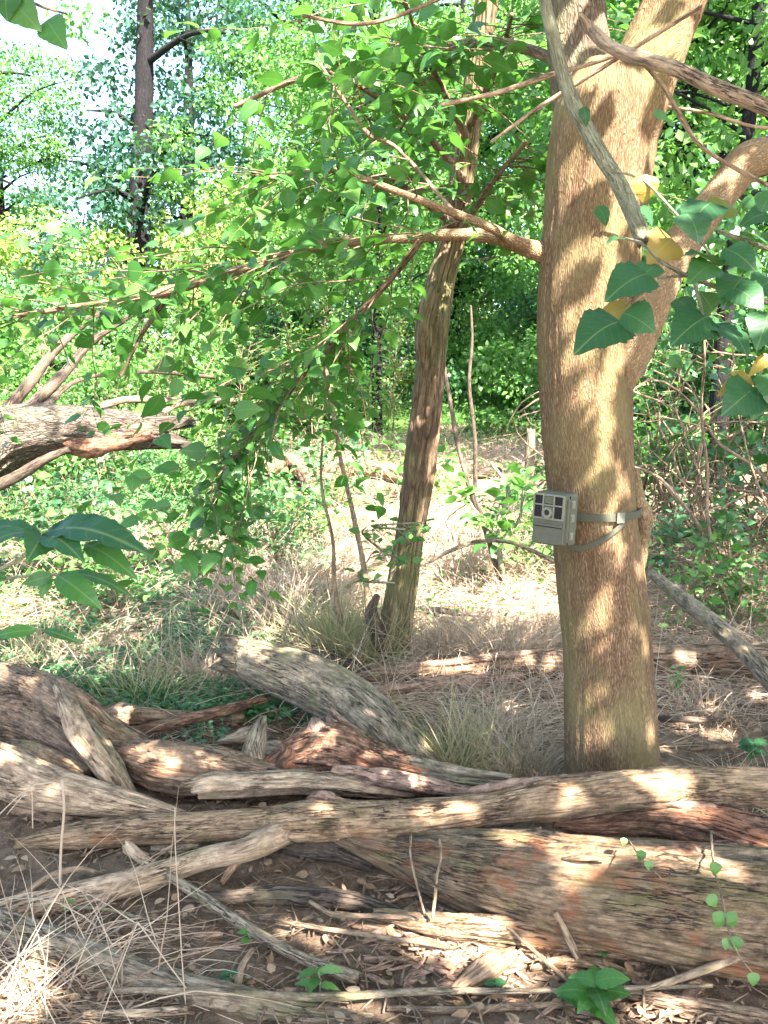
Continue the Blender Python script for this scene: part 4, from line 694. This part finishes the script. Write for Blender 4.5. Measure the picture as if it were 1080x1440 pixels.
def make_tree(name, seed, h, cr, nl, ls, mat, trunkr, pos, label, z0=.35, kind='far', lean=(0, 0), dens=26, bare=.9):
    rs = np.random.RandomState(seed); root = empty(name, pos, label, 'tree'); tm = MB()
    top = np.array([lean[0], lean[1], h * .93]); P = [[0, 0, -.2, trunkr * 1.3], [lean[0] * .15, lean[1] * .15, h * .2, trunkr], [lean[0] * .5 + .15, lean[1] * .5, h * .55, trunkr * .7], [*top, trunkr * .2]]
    tube(tm, P, 16, .2, seed, .1, .1); Q = cat(P, .2); cs, rr = [], []; lm = MB()
    for k in range(dens):
        b = Q[int(rs.uniform(z0, .97) * (len(Q) - 1)), :3]; a = rs.rand() * 6.28; L = cr * rs.uniform(.35, 1.); e = b + np.array([math.cos(a) * L, math.sin(a) * L, rs.uniform(-.15, .5) * L])
        lm = MB(); tube(lm, [[*b, trunkr * .3], [*((b + e) / 2 + np.array([0, 0, .1 * L])), trunkr * .18], [*e, .008]], 6, .25, k, .1, .05); lm.build('limb', M['dark_bark'], root)
        for t in (.55, .8, 1.): cs.append(b + (e - b) * t + rs.randn(3) * .15 * cr); rr.append(cr * rs.uniform(.10, .26))
    tm.build('trunk', M['dark_bark'], root)
    lf = MB(); cloud(lf, rs, cs, np.array(rr)[:, None] * np.array([[1, 1, .6]]), nl, ls, kind, .7, .5, .4); lf.build('crown', mat, root); return root
def gp(x, y): return (x, y, float(ground(x, y)) - .02)
def pos_px(px, d): x = at(px, 600, d)[0]; return gp(x, d)
GS = 'green shrubs behind the clearing'
# template shrubs (first of each is placed, the rest are copies)
A = make_shrub('shrub', 41, 2.6, 1.9, 9000, .085, M['leaf_far'], pos=pos_px(330, 15.5), label='bright leafy shrub behind the hanging branch tips')
B = make_shrub('shrub', 42, 3.4, 2.2, 12000, .09, M['leaf_far2'], pos=pos_px(500, 19), label='tall blue green shrub left of the leaning trunk')
Cc = make_shrub('shrub', 43, 4.4, 3.0, 15000, .11, M['leaf_far3'], pos=pos_px(250, 19), label='big yellow green mound below the sky gap')
D_ = make_shrub('shrub', 44, 1.3, 1.2, 3500, .07, M['leaf_far'], pos=pos_px(60, 9.5), label='low green bush behind the broken fallen tree', low=.05)
SH = [(Cc, -40, 20, 1.05, 'pale yellow green mound at the left edge'), (Cc, 480, 24, 1.0, 'yellow green mound seen through the upper branches'), (Cc, 110, 27, 1.25, 'tall bright thicket under the twin dark trunks'), (B, 120, 17, .9, 'dusky shrub above the broken log'), (B, 830, 19, 1.0, 'blue green shrub hidden partly by the camera trunk'), (B, 980, 12, .9, 'dark shrub filling the gap right of the trunk'),
      (B, 1120, 11, .8, 'dense shrub at the right edge'), (A, 180, 13, .7, 'small bright shrub right of the broken tree end'), (A, 440, 16, .75, 'shrub behind the thin curving stem'), (A, 860, 14, 1.1, 'shrub behind the camera trunk'), (A, 1040, 15, 1.4, 'tall shrub under the orange limb'), (B, 640, 26, 1.5, 'far thicket beyond the sunny meadow'), (Cc, 800, 28, 1.2, 'far bright thicket right of the meadow'),
      (A, -60, 14, 1.1, 'leafy shrub at the left edge behind the snag'), (D_, 440, 14.5, 1., 'low bush where the dry grass ends'), (D_, 250, 8.6, .55, 'small green plant clump left of the thin stems'), (D_, 880, 9.5, .9, 'low bush just right behind the camera trunk'), (B, 360, 21, 1.2, 'tall shrub between the yellow mounds'), (A, 590, 23, .6, 'small shrub at the edge of the meadow'), (A, 690, 22, 1.1, 'bright shrub closing the far end of the meadow'), (A, 770, 19, 1.2, 'bright shrub right of the meadow'), (Cc, 700, 33, 1.1, 'pale thicket far behind the meadow')]
rr_ = random.Random(4)
for (src, px, d, sc, lab) in SH: copy_tree(src, pos_px(px, d), rr_.uniform(0, 6), (sc, sc, sc * rr_.uniform(.85, 1.1)), lab, GS)
for o in (A, B, Cc, D_): o['group'] = GS
GT = 'tall trees behind the clearing'
T1 = make_tree('tree', 51, 15, 4.4, 11000, .15, M['leaf_dusk'], .30, pos_px(195, 23), 'dark trunked tree against the sky at upper left', .3, lean=(.8, 0), dens=18)
T2 = make_tree('tree', 52, 13, 4.0, 26000, .12, M['leaf_far'], .18, pos_px(640, 25), 'tall green tree filling the upper middle', .22, dens=34)
T3 = make_tree('tree', 53, 9, 3.2, 22000, .10, M['leaf_far'], .09, pos_px(940, 16), 'leafy tree close behind the forked trunk', .3, dens=34)
for (src, px, d, sc, lab) in [(T1, 262, 29, .9, 'thinner dark tree leaning beside the sky gap'), (T2, 20, 29, .95, 'lacy green tree left of the forked dark one'), (T1, -110, 24, 1., 'lacy tree beyond the top left edge'), (T1, 400, 34, 1.1, 'far lacy tree right of the sky gap'), (T2, 330, 40, .85, 'hazy tree low in the sky gap'), (T2, 800, 26, 1.05, 'tall tree behind the camera trunk'), (T2, 950, 18, 1., 'tall tree right of the forked trunk'), (T2, 1150, 16, .95, 'tall tree beyond the right edge'), (T3, 470, 20, 1.0, 'leafy tree filling the gap left of the leaning trunk'), (T3, 640, 24, 1.1, 'leafy tree at the far side of the meadow'), (T3, 1010, 9.5, .95, 'leafy tree under the smooth pale branch'), 
                              (T2, 660, 34, 1.2, 'far tree past the meadow'), (T2, 1000, 32, 1.3, 'far tree at right behind everything'), (T3, 530, 14.5, .8, 'green tree above the blue green shrub'), (T2, -250, 32, 1.3, 'far tree beyond the left edge'), (T2, 330, 38, .72, 'small far tree below the sky gap')]:
    copy_tree(src, pos_px(px, d), rr_.uniform(0, 6), (sc, sc, sc), lab, GT)
for o in (T1, T2, T3): o['group'] = GT

# tangled bank of vines at right
vt = empty('vine_tangle', gp(2.6, 5.6), 'tangle of brown vines and leaves on the right behind the trunk', 'vines')
rs = np.random.RandomState(77); tw = MB(); lf = MB()
for k in range(230):
    x0 = rs.uniform(1.6, 4.2); y0 = rs.uniform(5.0, 7.4); p = np.array([x0, y0, ground(x0, y0) - .02]); pts = [p]
    d = nrm(np.array([rs.uniform(-.5, .5), rs.uniform(-.3, .3), 1.])); n = rs.randint(6, 14)
    for j in range(n): d = nrm(d + rs.randn(3) * .33 + np.array([0, 0, -.06 * j * rs.rand()])); p = p + d * .22; pts.append(p)
    r0 = rs.uniform(.003, .014); pts = np.array(pts); tube(tw, np.column_stack([pts, np.linspace(r0, r0 * .4, len(pts))]), 5, .08, k, .1, .05)
    if k % 5 == 0: spray(rs, [cat(pts, .05)], 9, .3, .085, tmb=None, lmb=lf, spacing=.06, kind='mid', upl=.3)
c_ = np.column_stack([rs.uniform(1.7, 4.4, 40), rs.uniform(5.2, 7.5, 40), rs.uniform(.3, 2.6, 40)]); cloud(lf, rs, c_, rs.uniform(.15, .4, 40), 1500, .09, 'mid', .75, .3, .5)
childbuild(tw, 'vine', M['twig'], vt); childbuild(lf, 'foliage', M['leaf_dk'], vt)
# young yellow green sapling leaves left of the camera
ys_ = empty('sapling', on(700, 800), 'young bright green sapling just left of the trail camera', 'sapling'); tw = MB(); lf = MB(); dd = 5.2
P = [np.array(dpath([(705, 800, 4, dd), (700, 740, 3, dd), (715, 690, 3, dd), (690, 650, 2, dd)])), np.array(dpath([(702, 770, 3, dd), (730, 730, 2, dd), (735, 690, 2, dd)])), np.array(dpath([(702, 750, 3, dd), (670, 720, 2, dd), (650, 690, 2, dd)]))]
for p in P: tube(tw, p, 6, .04, 1, .1, 0)
spray(rs, [cat(p, .04) for p in P], 34, .3, .10, tmb=tw, lmb=lf, spacing=.07); childbuild(tw, 'stem', M['greenstem'], ys_); childbuild(lf, 'foliage', M['leaf_far'], ys_)

SPL = 'thin leafy saplings in the clearing'
def make_sapling(seed, h, ls, nst, label, mat):
    rs = np.random.RandomState(seed); root = empty('sapling', (0, 0, 0), label, 'sapling', SPL); tw = MB(); lf = MB()
    for k in range(nst):
        a = rs.rand() * 6.28; hh = h * rs.uniform(.55, 1); p = np.array([math.cos(a) * .04, math.sin(a) * .04, 0.]); d = nrm(np.array([math.cos(a) * .25, math.sin(a) * .25, 1.])); pts = [p]
        for j in range(8): d = nrm(d + rs.randn(3) * .12); p = p + d * hh / 8; pts.append(p)
        P = np.column_stack([pts, np.linspace(.008, .002, 9)]); tube(tw, P, 5, .08, k, .1, .05); C_ = cat(P, .05)
        spray(rs, [C_[len(C_) // 5:]], int(16 * h), .38, ls, tmb=tw, lmb=lf, spacing=.06, droop=.3)
    tw.build('stem', M['twig'], root); lf.build('foliage', mat, root); return root
S1 = make_sapling(61, 1.9, .065, 4, 'airy sapling behind the broken tree end', M['leaf_far']); S2 = make_sapling(62, 1.1, .075, 4, 'knee high leafy sapling left of the leaning trunk', M['leaf_far2']); S3 = make_sapling(63, .5, .07, 5, 'low bright weed clump left of the straw', M['leaf_far'])
S1.location = pos_px(330, 9.5); S2.location = pos_px(470, 8.6); S3.location = pos_px(250, 5.6)
for (src, px, d, sc, lab) in [(S1, 150, 9.6, .9, 'airy sapling under the broken fallen tree'), (S1, 440, 12.5, 1.2, 'far sapling behind the thin curving stem'), (S1, 30, 8.5, 1.1, 'sapling at left behind the dark snag'), (S1, 950, 6.8, 1.1, 'sapling just right of the thick trunk'),
        (S2, 380, 5.9, .8, 'small sapling above the arching log'), (S2, 730, 6.2, .8, 'small sapling beside the grey stake'), (S2, 90, 6.2, .9, 'small sapling above the long veined leaves'), (S2, 950, 5.4, .7, 'low sapling beside the leaning pole top'), (S2, 1040, 5.0, .8, 'low sapling above the leaning pole'),
        (S3, 60, 5.2, 1., 'weed clump at left behind the cracked log'), (S3, 160, 4.8, .8, 'weed clump behind the small brown log'), (S3, 420, 6.8, 1., 'weed clump in the straw under the hanging leaves'), (S3, 20, 6.8, 1.2, 'far weed clump at the left edge'), (S3, 320, 7.6, 1.2, 'far weed clump in the clearing centre left'), (S3, 760, 5.6, .9, 'weed clump below the trail camera'), (S3, 1000, 4.6, .9, 'weed clump beneath the leaning pole'), (S3, 1070, 4.4, .8, 'weed clump at the right edge by the pole'), (S3, 600, 8.8, 1.3, 'far weed clump left of the leaning trunk'), (S1, 240, 12, 1.3, 'farther airy sapling left of centre'), (S1, 545, 13, 1.2, 'farther airy sapling left of the leaning trunk')]:
    copy_tree(src, pos_px(px, d), rr_.uniform(0, 6), (sc, sc, sc), lab, SPL)
# ---------------------------------------------------------------- ground cover
def blades(mb, rs, base, L, wdt, dirs, droop, rnd=None, nseg=3):
    n = len(base); L = np.broadcast_to(L, (n,)); wdt = np.broadcast_to(wdt, (n,)); pts = []; p = base.copy(); d = dirs.copy()
    side = nrm(np.cross(d, rs.randn(n, 3) * .3 + np.array([0, -1., .3]))); V = []
    for k in range(nseg + 1):
        w_ = wdt * (1 - .8 * k / nseg); V += [p - side * w_[:, None] / 2, p + side * w_[:, None] / 2]
        d = nrm(d + np.array([0, 0, -1.]) * (np.broadcast_to(droop, (n,))[:, None] / nseg) + rs.randn(n, 3) * .06); p = p + d * (L / nseg)[:, None]
        p[:, 2] = np.maximum(p[:, 2], ground(p[:, 0], p[:, 1]) + .004)
    V = np.stack(V, 1); m = 2 * nseg + 2; off = (np.arange(n) * m)[:, None]
    q = np.concatenate([np.stack([off[:, 0] + 2 * k, off[:, 0] + 2 * k + 1, off[:, 0] + 2 * k + 3, off[:, 0] + 2 * k + 2], -1) for k in range(nseg)])
    mb.add(V.reshape(-1, 3), [q], None, np.repeat(rs.rand(n) if rnd is None else rnd, m))
def gz_(b): return np.column_stack([b, ground(b[:, 0], b[:, 1])])
rs = np.random.RandomState(21)
def scatter(n, d0, d1, pxr=(-150, 1230), dens=None):
    u = rs.rand(n); d = d0 * (d1 / d0) ** u; px = rs.uniform(*pxr, n); x = (px - 540) / F * d * 1.02; b = np.column_stack([x, d])
    if dens is not None: b = b[rs.rand(len(b)) < dens(px, d, b)]
    return b
# flattened dead straw
def dstraw(px, d, b):
    nz = fbm(np.column_stack([b * .9, 0 * b[:, 0]]), 3); return np.clip((nz - .28) * 4, 0, 1) * np.clip((d - 3.2) / .9, .05, 1)
b = scatter(170000, 3.0, 16, dens=dstraw); n = len(b); z = gz_(b); z[:, 2] += rs.rand(n) * .06 * np.clip((z[:, 1] - 3) * .6, .3, 1)
dirs = nrm(np.column_stack([rs.randn(n), rs.randn(n) * .8, rs.uniform(.0, .55, n)])); mb = MB(); blades(mb, rs, z, rs.uniform(.12, .38, n), .0018 + .00055 * z[:, 1], dirs, rs.uniform(.3, 1.2, n))
tag(mb.build('dead_straw', M['straw'], smooth=False), 'matted pale dead straw over the clearing', 'dry grass', kind='stuff')
# green grass + plants on the clearing floor
def dgr(px, d, b):
    nz = fbm(np.column_stack([b * .8, 0 * b[:, 0] + 9]), 3); return np.clip((nz - .44) * 5, 0, 1) * np.where(d > 13, 1, .5) * np.where((px > 400) & (d < 12), .3, 1)
b = scatter(42000, 4, 26, dens=dgr); n = len(b); z = gz_(b); dirs = nrm(np.column_stack([rs.randn(n) * .5, rs.randn(n) * .5, np.ones(n)])); mb = MB()
blades(mb, rs, z, rs.uniform(.08, .28, n) * np.clip(z[:, 1] / 9, .7, 1.3), .002 + .0009 * z[:, 1], dirs, rs.uniform(.2, .9, n)); tag(mb.build('grass', M['grass'], smooth=False), 'fresh green grass in sunny patches of the clearing', 'grass', kind='stuff')
mb = MB(); b = scatter(150000, 3.2, 13, (-150, 460), dens=lambda px, d, b: np.clip((fbm(np.column_stack([b * 1.3, 0 * b[:, 0] + 3]), 3) - .36) * 6, 0, 1) * np.clip(1.6 - px / 330, 0, 1)); n = len(b); z = gz_(b); z[:, 2] += rs.uniform(.01, .12, n) * np.clip(z[:, 1] / 6, .4, 1.5)
leaves(mb, z, rs.randn(n, 3) * [1, 1, .3], rs.randn(n, 3) * .4 + [0, -.2, 1], rs.uniform(.013, .036, n) * np.clip(z[:, 1] / 4, 1, 2.6), 'far', .7, rs.rand(n)); tag(mb.build('ground_cover', M['cover'], smooth=False), 'small leaved green ground cover at left behind the logs', 'ground cover', kind='stuff')
mb = MB(); b = scatter(26000, 4.5, 22, dens=lambda px, d, b: np.clip((fbm(np.column_stack([b * .7, 0 * b[:, 0] + 13]), 3) - .47) * 7, 0, 1) * np.where((px > 400) & (d < 13), .3, 1)); n = len(b); z = gz_(b); z[:, 2] += rs.uniform(.03, .28, n) * np.clip(z[:, 1] / 10, .6, 1.5)
leaves(mb, z, rs.randn(n, 3) * [1, 1, .3] - [0, 0, .2], rs.randn(n, 3) * .4 + [0, -.2, 1], rs.uniform(.03, .08, n) * np.clip(z[:, 1] / 10, .8, 1.5), 'far', .7, rs.rand(n)); tag(mb.build('weeds', M['leaf_far'], smooth=False), 'low broad leaved weeds across the clearing', 'weeds', kind='stuff')
# dead leaf litter, chips, crumbs
mb = MB(); b = scatter(3600, 1.2, 6.5); n = len(b); z = gz_(b); z[:, 2] += .006 + rs.rand(n) * .012
leaves(mb, z, rs.randn(n, 3) * [1, 1, .15], rs.randn(n, 3) * .35 + [0, 0, 1], rs.uniform(.008, .04, n), 'mid', rs.uniform(.25, .7, n), rs.rand(n)); tag(mb.build('leaf_litter', M['litter'], smooth=False), 'dead leaves and bark flakes strewn over the soil', 'leaf litter', kind='stuff')
mb = MB(); b = scatter(2600, 1.2, 5.5); n = len(b); z = gz_(b)
for k in range(n):
    L = rs.uniform(.02, .14); a = rs.rand() * 6.28; dv = np.array([math.cos(a) * L, math.sin(a) * L, rs.uniform(0, .02)]); r0 = rs.uniform(.0012, .0035); p = z[k] + [0, 0, .006]
    tube(mb, [[*p, r0], [*(p + dv * .5 + rs.randn(3) * L * .06), r0 * .9], [*(p + dv), r0 * .5]], 4, .04, k, 0, 0)
tag(mb.build('twig_litter', M['twig']), 'fine broken twigs scattered on the ground', 'twigs', kind='stuff')
mb = MB()
for k in range(360):
    if k < 180: px, py = rs.normal(645, 85), rs.normal(1340, 28)
    elif k < 220: px, py = rs.normal(900, 60), rs.normal(1425, 15)
    else: px, py = rs.uniform(250, 1080), rs.uniform(1230, 1440)
    p = on(px, py, .004); L = rs.uniform(.012, .075) * (1.1 if k < 260 else .7); a = rs.normal(0.2, .6); dv = np.array([math.cos(a), math.sin(a), rs.normal(0, .12)]) * L; r0 = L * rs.uniform(.07, .2)
    tube(mb, [[*p, r0 * .5], [*(p + dv * .5), r0], [*(p + dv), r0 * .3]], 7, L / 4, k, .5, .3, flat=.6, jag=(1, 1))
tag(mb.build('wood_chips', M['fresh'], smooth=False), 'bleached pinkish wood chips and bark crumbs in front', 'wood chips', kind='stuff')

# tussocks of drooping dead grass
def tussock(px, py, n, L, mat, label, spread=.05, wd=.003, droop=(.8, 2.4), lean=(0, 0), group='tussocks of dry grass'):
    c = on(px, py); mb = MB(); b = np.column_stack([c[0] + rs.randn(n) * spread, c[1] + rs.randn(n) * spread]); z = gz_(b); o = b - c[:2]
    dirs = nrm(np.column_stack([o[:, 0] / spread * .35 + rs.randn(n) * .25 + lean[0], o[:, 1] / spread * .35 + rs.randn(n) * .25 + lean[1], np.ones(n)]))
    blades(mb, rs, z, rs.uniform(.3, 1., n) * L, wd * 1.35 * rs.uniform(.5, 1.4, n), nrm(dirs + rs.randn(n, 3) * .22), rs.uniform(*droop, n) * rs.uniform(.7, 1.5, n), nseg=5); tag(mb.build('dry_grass_tussock', M[mat], None, smooth=False, origin=c), label, 'grass tussock', group)
tussock(640, 1088, 700, .34, 'gstraw', 'greenish dry tussock right behind the splintered log', .08, .0032)
tussock(740, 1098, 500, .30, 'straw', 'dry tussock touching the left side of the camera trunk', .07, .003)
tussock(690, 1040, 500, .30, 'straw', 'pale tussock between the back log and the greenish one', .10, .0034, (1, 2.6))
tussock(700, 935, 900, .52, 'straw', 'large drooping straw tussock right of the leaning trunk', .11, .0042, (1, 3))
tussock(625, 930, 700, .46, 'straw', 'straw tussock hugging the leaning trunk base', .07, .004)
tussock(775, 922, 600, .36, 'straw', 'pale straw tussock behind the back log beside the thick trunk', .09, .004)
tussock(478, 925, 600, .48, 'gstraw', 'tall upright tussock left of the leaning trunk', .07, .004, (.2, 1.6))
tussock(400, 895, 900, .52, 'straw', 'broad fallen straw tussock above the arching log', .15, .0045, (1, 3))
tussock(440, 850, 800, .55, 'straw', 'second fallen straw tussock behind the broad one', .18, .005, (1, 3))
tussock(340, 870, 600, .45, 'straw', 'straw tussock above the broken end of the arching log', .16, .005, (1, 3))
tussock(530, 935, 320, .40, 'gstraw', 'thin tussock at the very foot of the leaning trunk', .05, .004, (.2, 1.4))
tussock(210, 985, 400, .34, 'gstraw', 'wispy green tussock behind the small brown log', .09, .003)
tussock(290, 965, 400, .32, 'straw', 'wispy straw tussock left of the arching log end', .09, .003)
tussock(60, 930, 400, .32, 'gstraw', 'wispy tussock at left behind the cracked brown log', .12, .003)
tussock(1060, 1135, 300, .22, 'straw', 'low tussock under the long branch at right edge', .08, .003)
tussock(990, 1000, 260, .2, 'straw', 'sparse tussock right of the thick trunk', .12, .003)
tussock(345, 770, 700, .55, 'straw', 'far straw tussock under the hanging leaves', .25, .007, (1, 3))
tussock(660, 810, 800, .55, 'straw', 'straw tussock behind the dead sapling', .2, .006, (1, 3))
tussock(560, 760, 600, .55, 'straw', 'far straw tussock left of the leaning trunk', .22, .007, (1, 3))
tussock(200, 800, 600, .5, 'straw', 'far straw tussock behind the long veined leaves', .25, .007, (1, 3))
# long straws in the lower left corner
mb = MB(); c = on(45, 1415); n = 330; b = np.column_stack([c[0] + rs.randn(n) * .13, c[1] + rs.randn(n) * .12 + .02]); z = gz_(b)
dirs = nrm(np.column_stack([rs.uniform(-.7, 1.4, n), rs.uniform(-.6, .6, n), rs.uniform(.05, .8, n)])); blades(mb, rs, z, rs.uniform(.12, .46, n), .0034 * rs.uniform(.6, 1.3, n), dirs, rs.uniform(.4, 1.6, n), nseg=6)
tag(mb.build('dry_grass_tussock', M['straw'], None, smooth=False, origin=c), 'loose long straws heaped in the lower left corner', 'grass tussock', 'tussocks of dry grass')
def stalk(label, rows, w_=.0014): 
    P = np.array(dpath(rows)); P[:, 3] = w_; mb = MB(); tube(mb, P, 5, .02, 1, 0, 0); tag(mb.build('grass_stalk', M['straw'], None, origin=P[0, :3]), label, 'grass stalk', 'single dry stalks standing in front')
stalk('tall single straw standing in front of the fork', [(262, 1425, 1, 1.7), (256, 1350, 1, 1.7), (250, 1250, 1, 1.7), (246, 1180, 1, 1.7), (246, 1135, 1, 1.7)])
stalk('straw bent into a sharp peak at lower left', [(140, 1440, 1, 1.65), (165, 1370, 1, 1.65), (193, 1298, 1, 1.65), (194, 1297, 1, 1.65), (225, 1340, 1, 1.65), (262, 1390, 1, 1.65)])
stalk('straw arching from the left edge over the pale log', [(-20, 1165, 1, 1.8), (20, 1125, 1, 1.8), (50, 1103, 1, 1.8), (75, 1100, 1, 1.8)])
stalk('broken stalk hanging before the long branch at left', [(84, 1245, 1, 1.8), (86, 1190, 1, 1.8), (90, 1140, 1, 1.8), (88, 1100, 1, 1.8)], .003)
stalk('pair of straws crossing under the thin vine stems', [(46, 1165, 1, 1.8), (45, 1115, 1, 1.8), (42, 1108, 1, 1.8), (10, 1145, 1, 1.8)])

# ---------------------------------------------------------------- small plants
def seedling(name, label, px, py, h, nl, ls, mat, seed, wid=.55, kind='long', cat_='seedling'):
    rs = np.random.RandomState(seed); c = on(px, py); root = empty(name, c, label, cat_); tw = MB(); top = c + [rs.uniform(-.01, .01), 0, h]
    tube(tw, [[*c, .0022], [*((c + top) / 2 + [.004, 0, 0]), .0018], [*top, .001]], 6, .02, 1, 0, 0); childbuild(tw, 'stem', M['greenstem'], root)
    for k in range(nl):
        t = 1 - .75 * (k // 2) / max(1, nl // 2); a = (k % 2) * math.pi + (k // 2) * 1.4 + rs.uniform(-.3, .3); d = np.array([math.cos(a), math.sin(a) * .9 - .15, rs.uniform(-.1, .25)]); mb = MB()
        p = c + (top - c) * t; leaves(mb, [p], [d], [[0, -.35, 1]], ls * rs.uniform(.75, 1.1), kind, wid, rs.rand()); childbuild(mb, 'leaf', M[mat], root)
    return root
seedling('seedling', 'bright green seedling with narrow leaves in front centre', 448, 1405, .07, 7, .062, 'leaf_far', 3, .38)
seedling('nettle', 'broad leaved green plant at the bottom right of centre', 828, 1432, .085, 10, .075, 'leaf', 4, .62, 'round', 'plant')
seedling('seedling', 'small seedling on the dirt beside the slanting smooth stick', 352, 1330, .035, 5, .028, 'leaf_far', 5, .6)
seedling('seedling', 'tiny seedling near the forked upright twig', 320, 1385, .03, 5, .026, 'leaf_fg', 6, .7)
seedling('seedling', 'small dull seedling left of the broad leaved plant', 700, 1400, .03, 5, .03, 'leaf_fg', 7, .7)
seedling('seedling', 'pale seedling growing against the bleached log', 845, 1352, .04, 5, .026, 'leaf_far', 8, .7)
seedling('seedling', 'little green sprout below the fork', 103, 1285, .035, 4, .025, 'leaf_far', 9, .5)
seedling('seedling', 'leafy weed right of the trunk behind the long branch', 1055, 1075, .08, 8, .05, 'leaf_fg', 10, .8, 'round')
seedling('seedling', 'thin green weed right of the trunk by the back log', 952, 985, .14, 8, .05, 'leaf_far', 12, .5)
# round pale clover-like plants in the pile
rs = np.random.RandomState(8)
cv = empty('clover_patch', on(290, 1040), 'patch of pale blue green round leaves inside the pile', 'plant'); lf = MB(); tw = MB()
for k in range(60):
    p = on(rs.normal(285, 22), rs.normal(1040, 12)); h = rs.uniform(.02, .06); q = p + [0, 0, h]; tube(tw, [[*p, .0008], [*q, .0006]], 4, .03, 1, 0, 0)
    for j in range(2): a = rs.rand() * 6.28; leaves(lf, [q], [[math.cos(a), math.sin(a), .1]], [[0, -.3, 1]], rs.uniform(.012, .022), 'round', .9, rs.rand())
childbuild(lf, 'foliage', M['leaf_far2'], cv); childbuild(tw, 'stem', M['greenstem'], cv)
# creeping vine on the thick log
cvn = empty('creeping_vine', at(1010, 1380, 1.62), 'thin creeping vine with small round leaves over the thick log', 'vine'); tw = MB()
dv_ = 1.66
tube(tw, dpath([(885, 1182, 1, 1.9), (900, 1205, 1, 1.78), (930, 1235, 1, 1.74)]), 5, .02, 1, 0, 0)
tube(tw, dpath([(1000, 1170, 2, 1.95), (1004, 1220, 1.5, 1.78), (1015, 1260, 1.4, 1.72), (1025, 1310, 1.4, dv_), (1040, 1345, 1.3, 1.62), (1062, 1372, 1, 1.62)]), 5, .02, 1, 0, 0); childbuild(tw, 'stem', M['twig'], cvn)
for (px, py, s, d) in ((1006, 1215, 12, 1.77), (996, 1262, 12, 1.71), (1012, 1285, 15, 1.69), (1024, 1286, 14, 1.69), (1022, 1322, 10, 1.65), (1036, 1320, 13, 1.65), (1058, 1370, 12, 1.62), (902, 1198, 10, 1.79), (912, 1212, 9, 1.76), (878, 1180, 7, 1.9)):
    mb = MB(); a = at(px, py - s * .3, d); leaves(mb, [a], [[.3 * rs.randn(), -.4, -1.]], [[.1, -1, .4]], wr(a, s * 1.6), 'round', .95, rs.rand()); childbuild(mb, 'leaf', M['leaf_far'], cvn)
# dry hanging rootlets before the thick log
hr = empty('dry_vine', at(610, 1290, 1.95), 'two dry thin vine strands hanging before the thickest log', 'vine')
for rows in ([(578, 1172, 1.6, 2.1), (577, 1200, 1.6, 2.0), (585, 1240, 1.6, 1.95), (597, 1285, 1.6, 1.95)], [(618, 1178, 1.6, 2.1), (620, 1205, 1.6, 2.0), (614, 1235, 2.2, 1.95), (612, 1260, 2.6, 1.95), (608, 1290, 2.2, 1.95)]):
    mb = MB(); tube(mb, dpath(rows), 6, .01, 2, .2, 0); childbuild(mb, 'strand', M['pale'], hr)
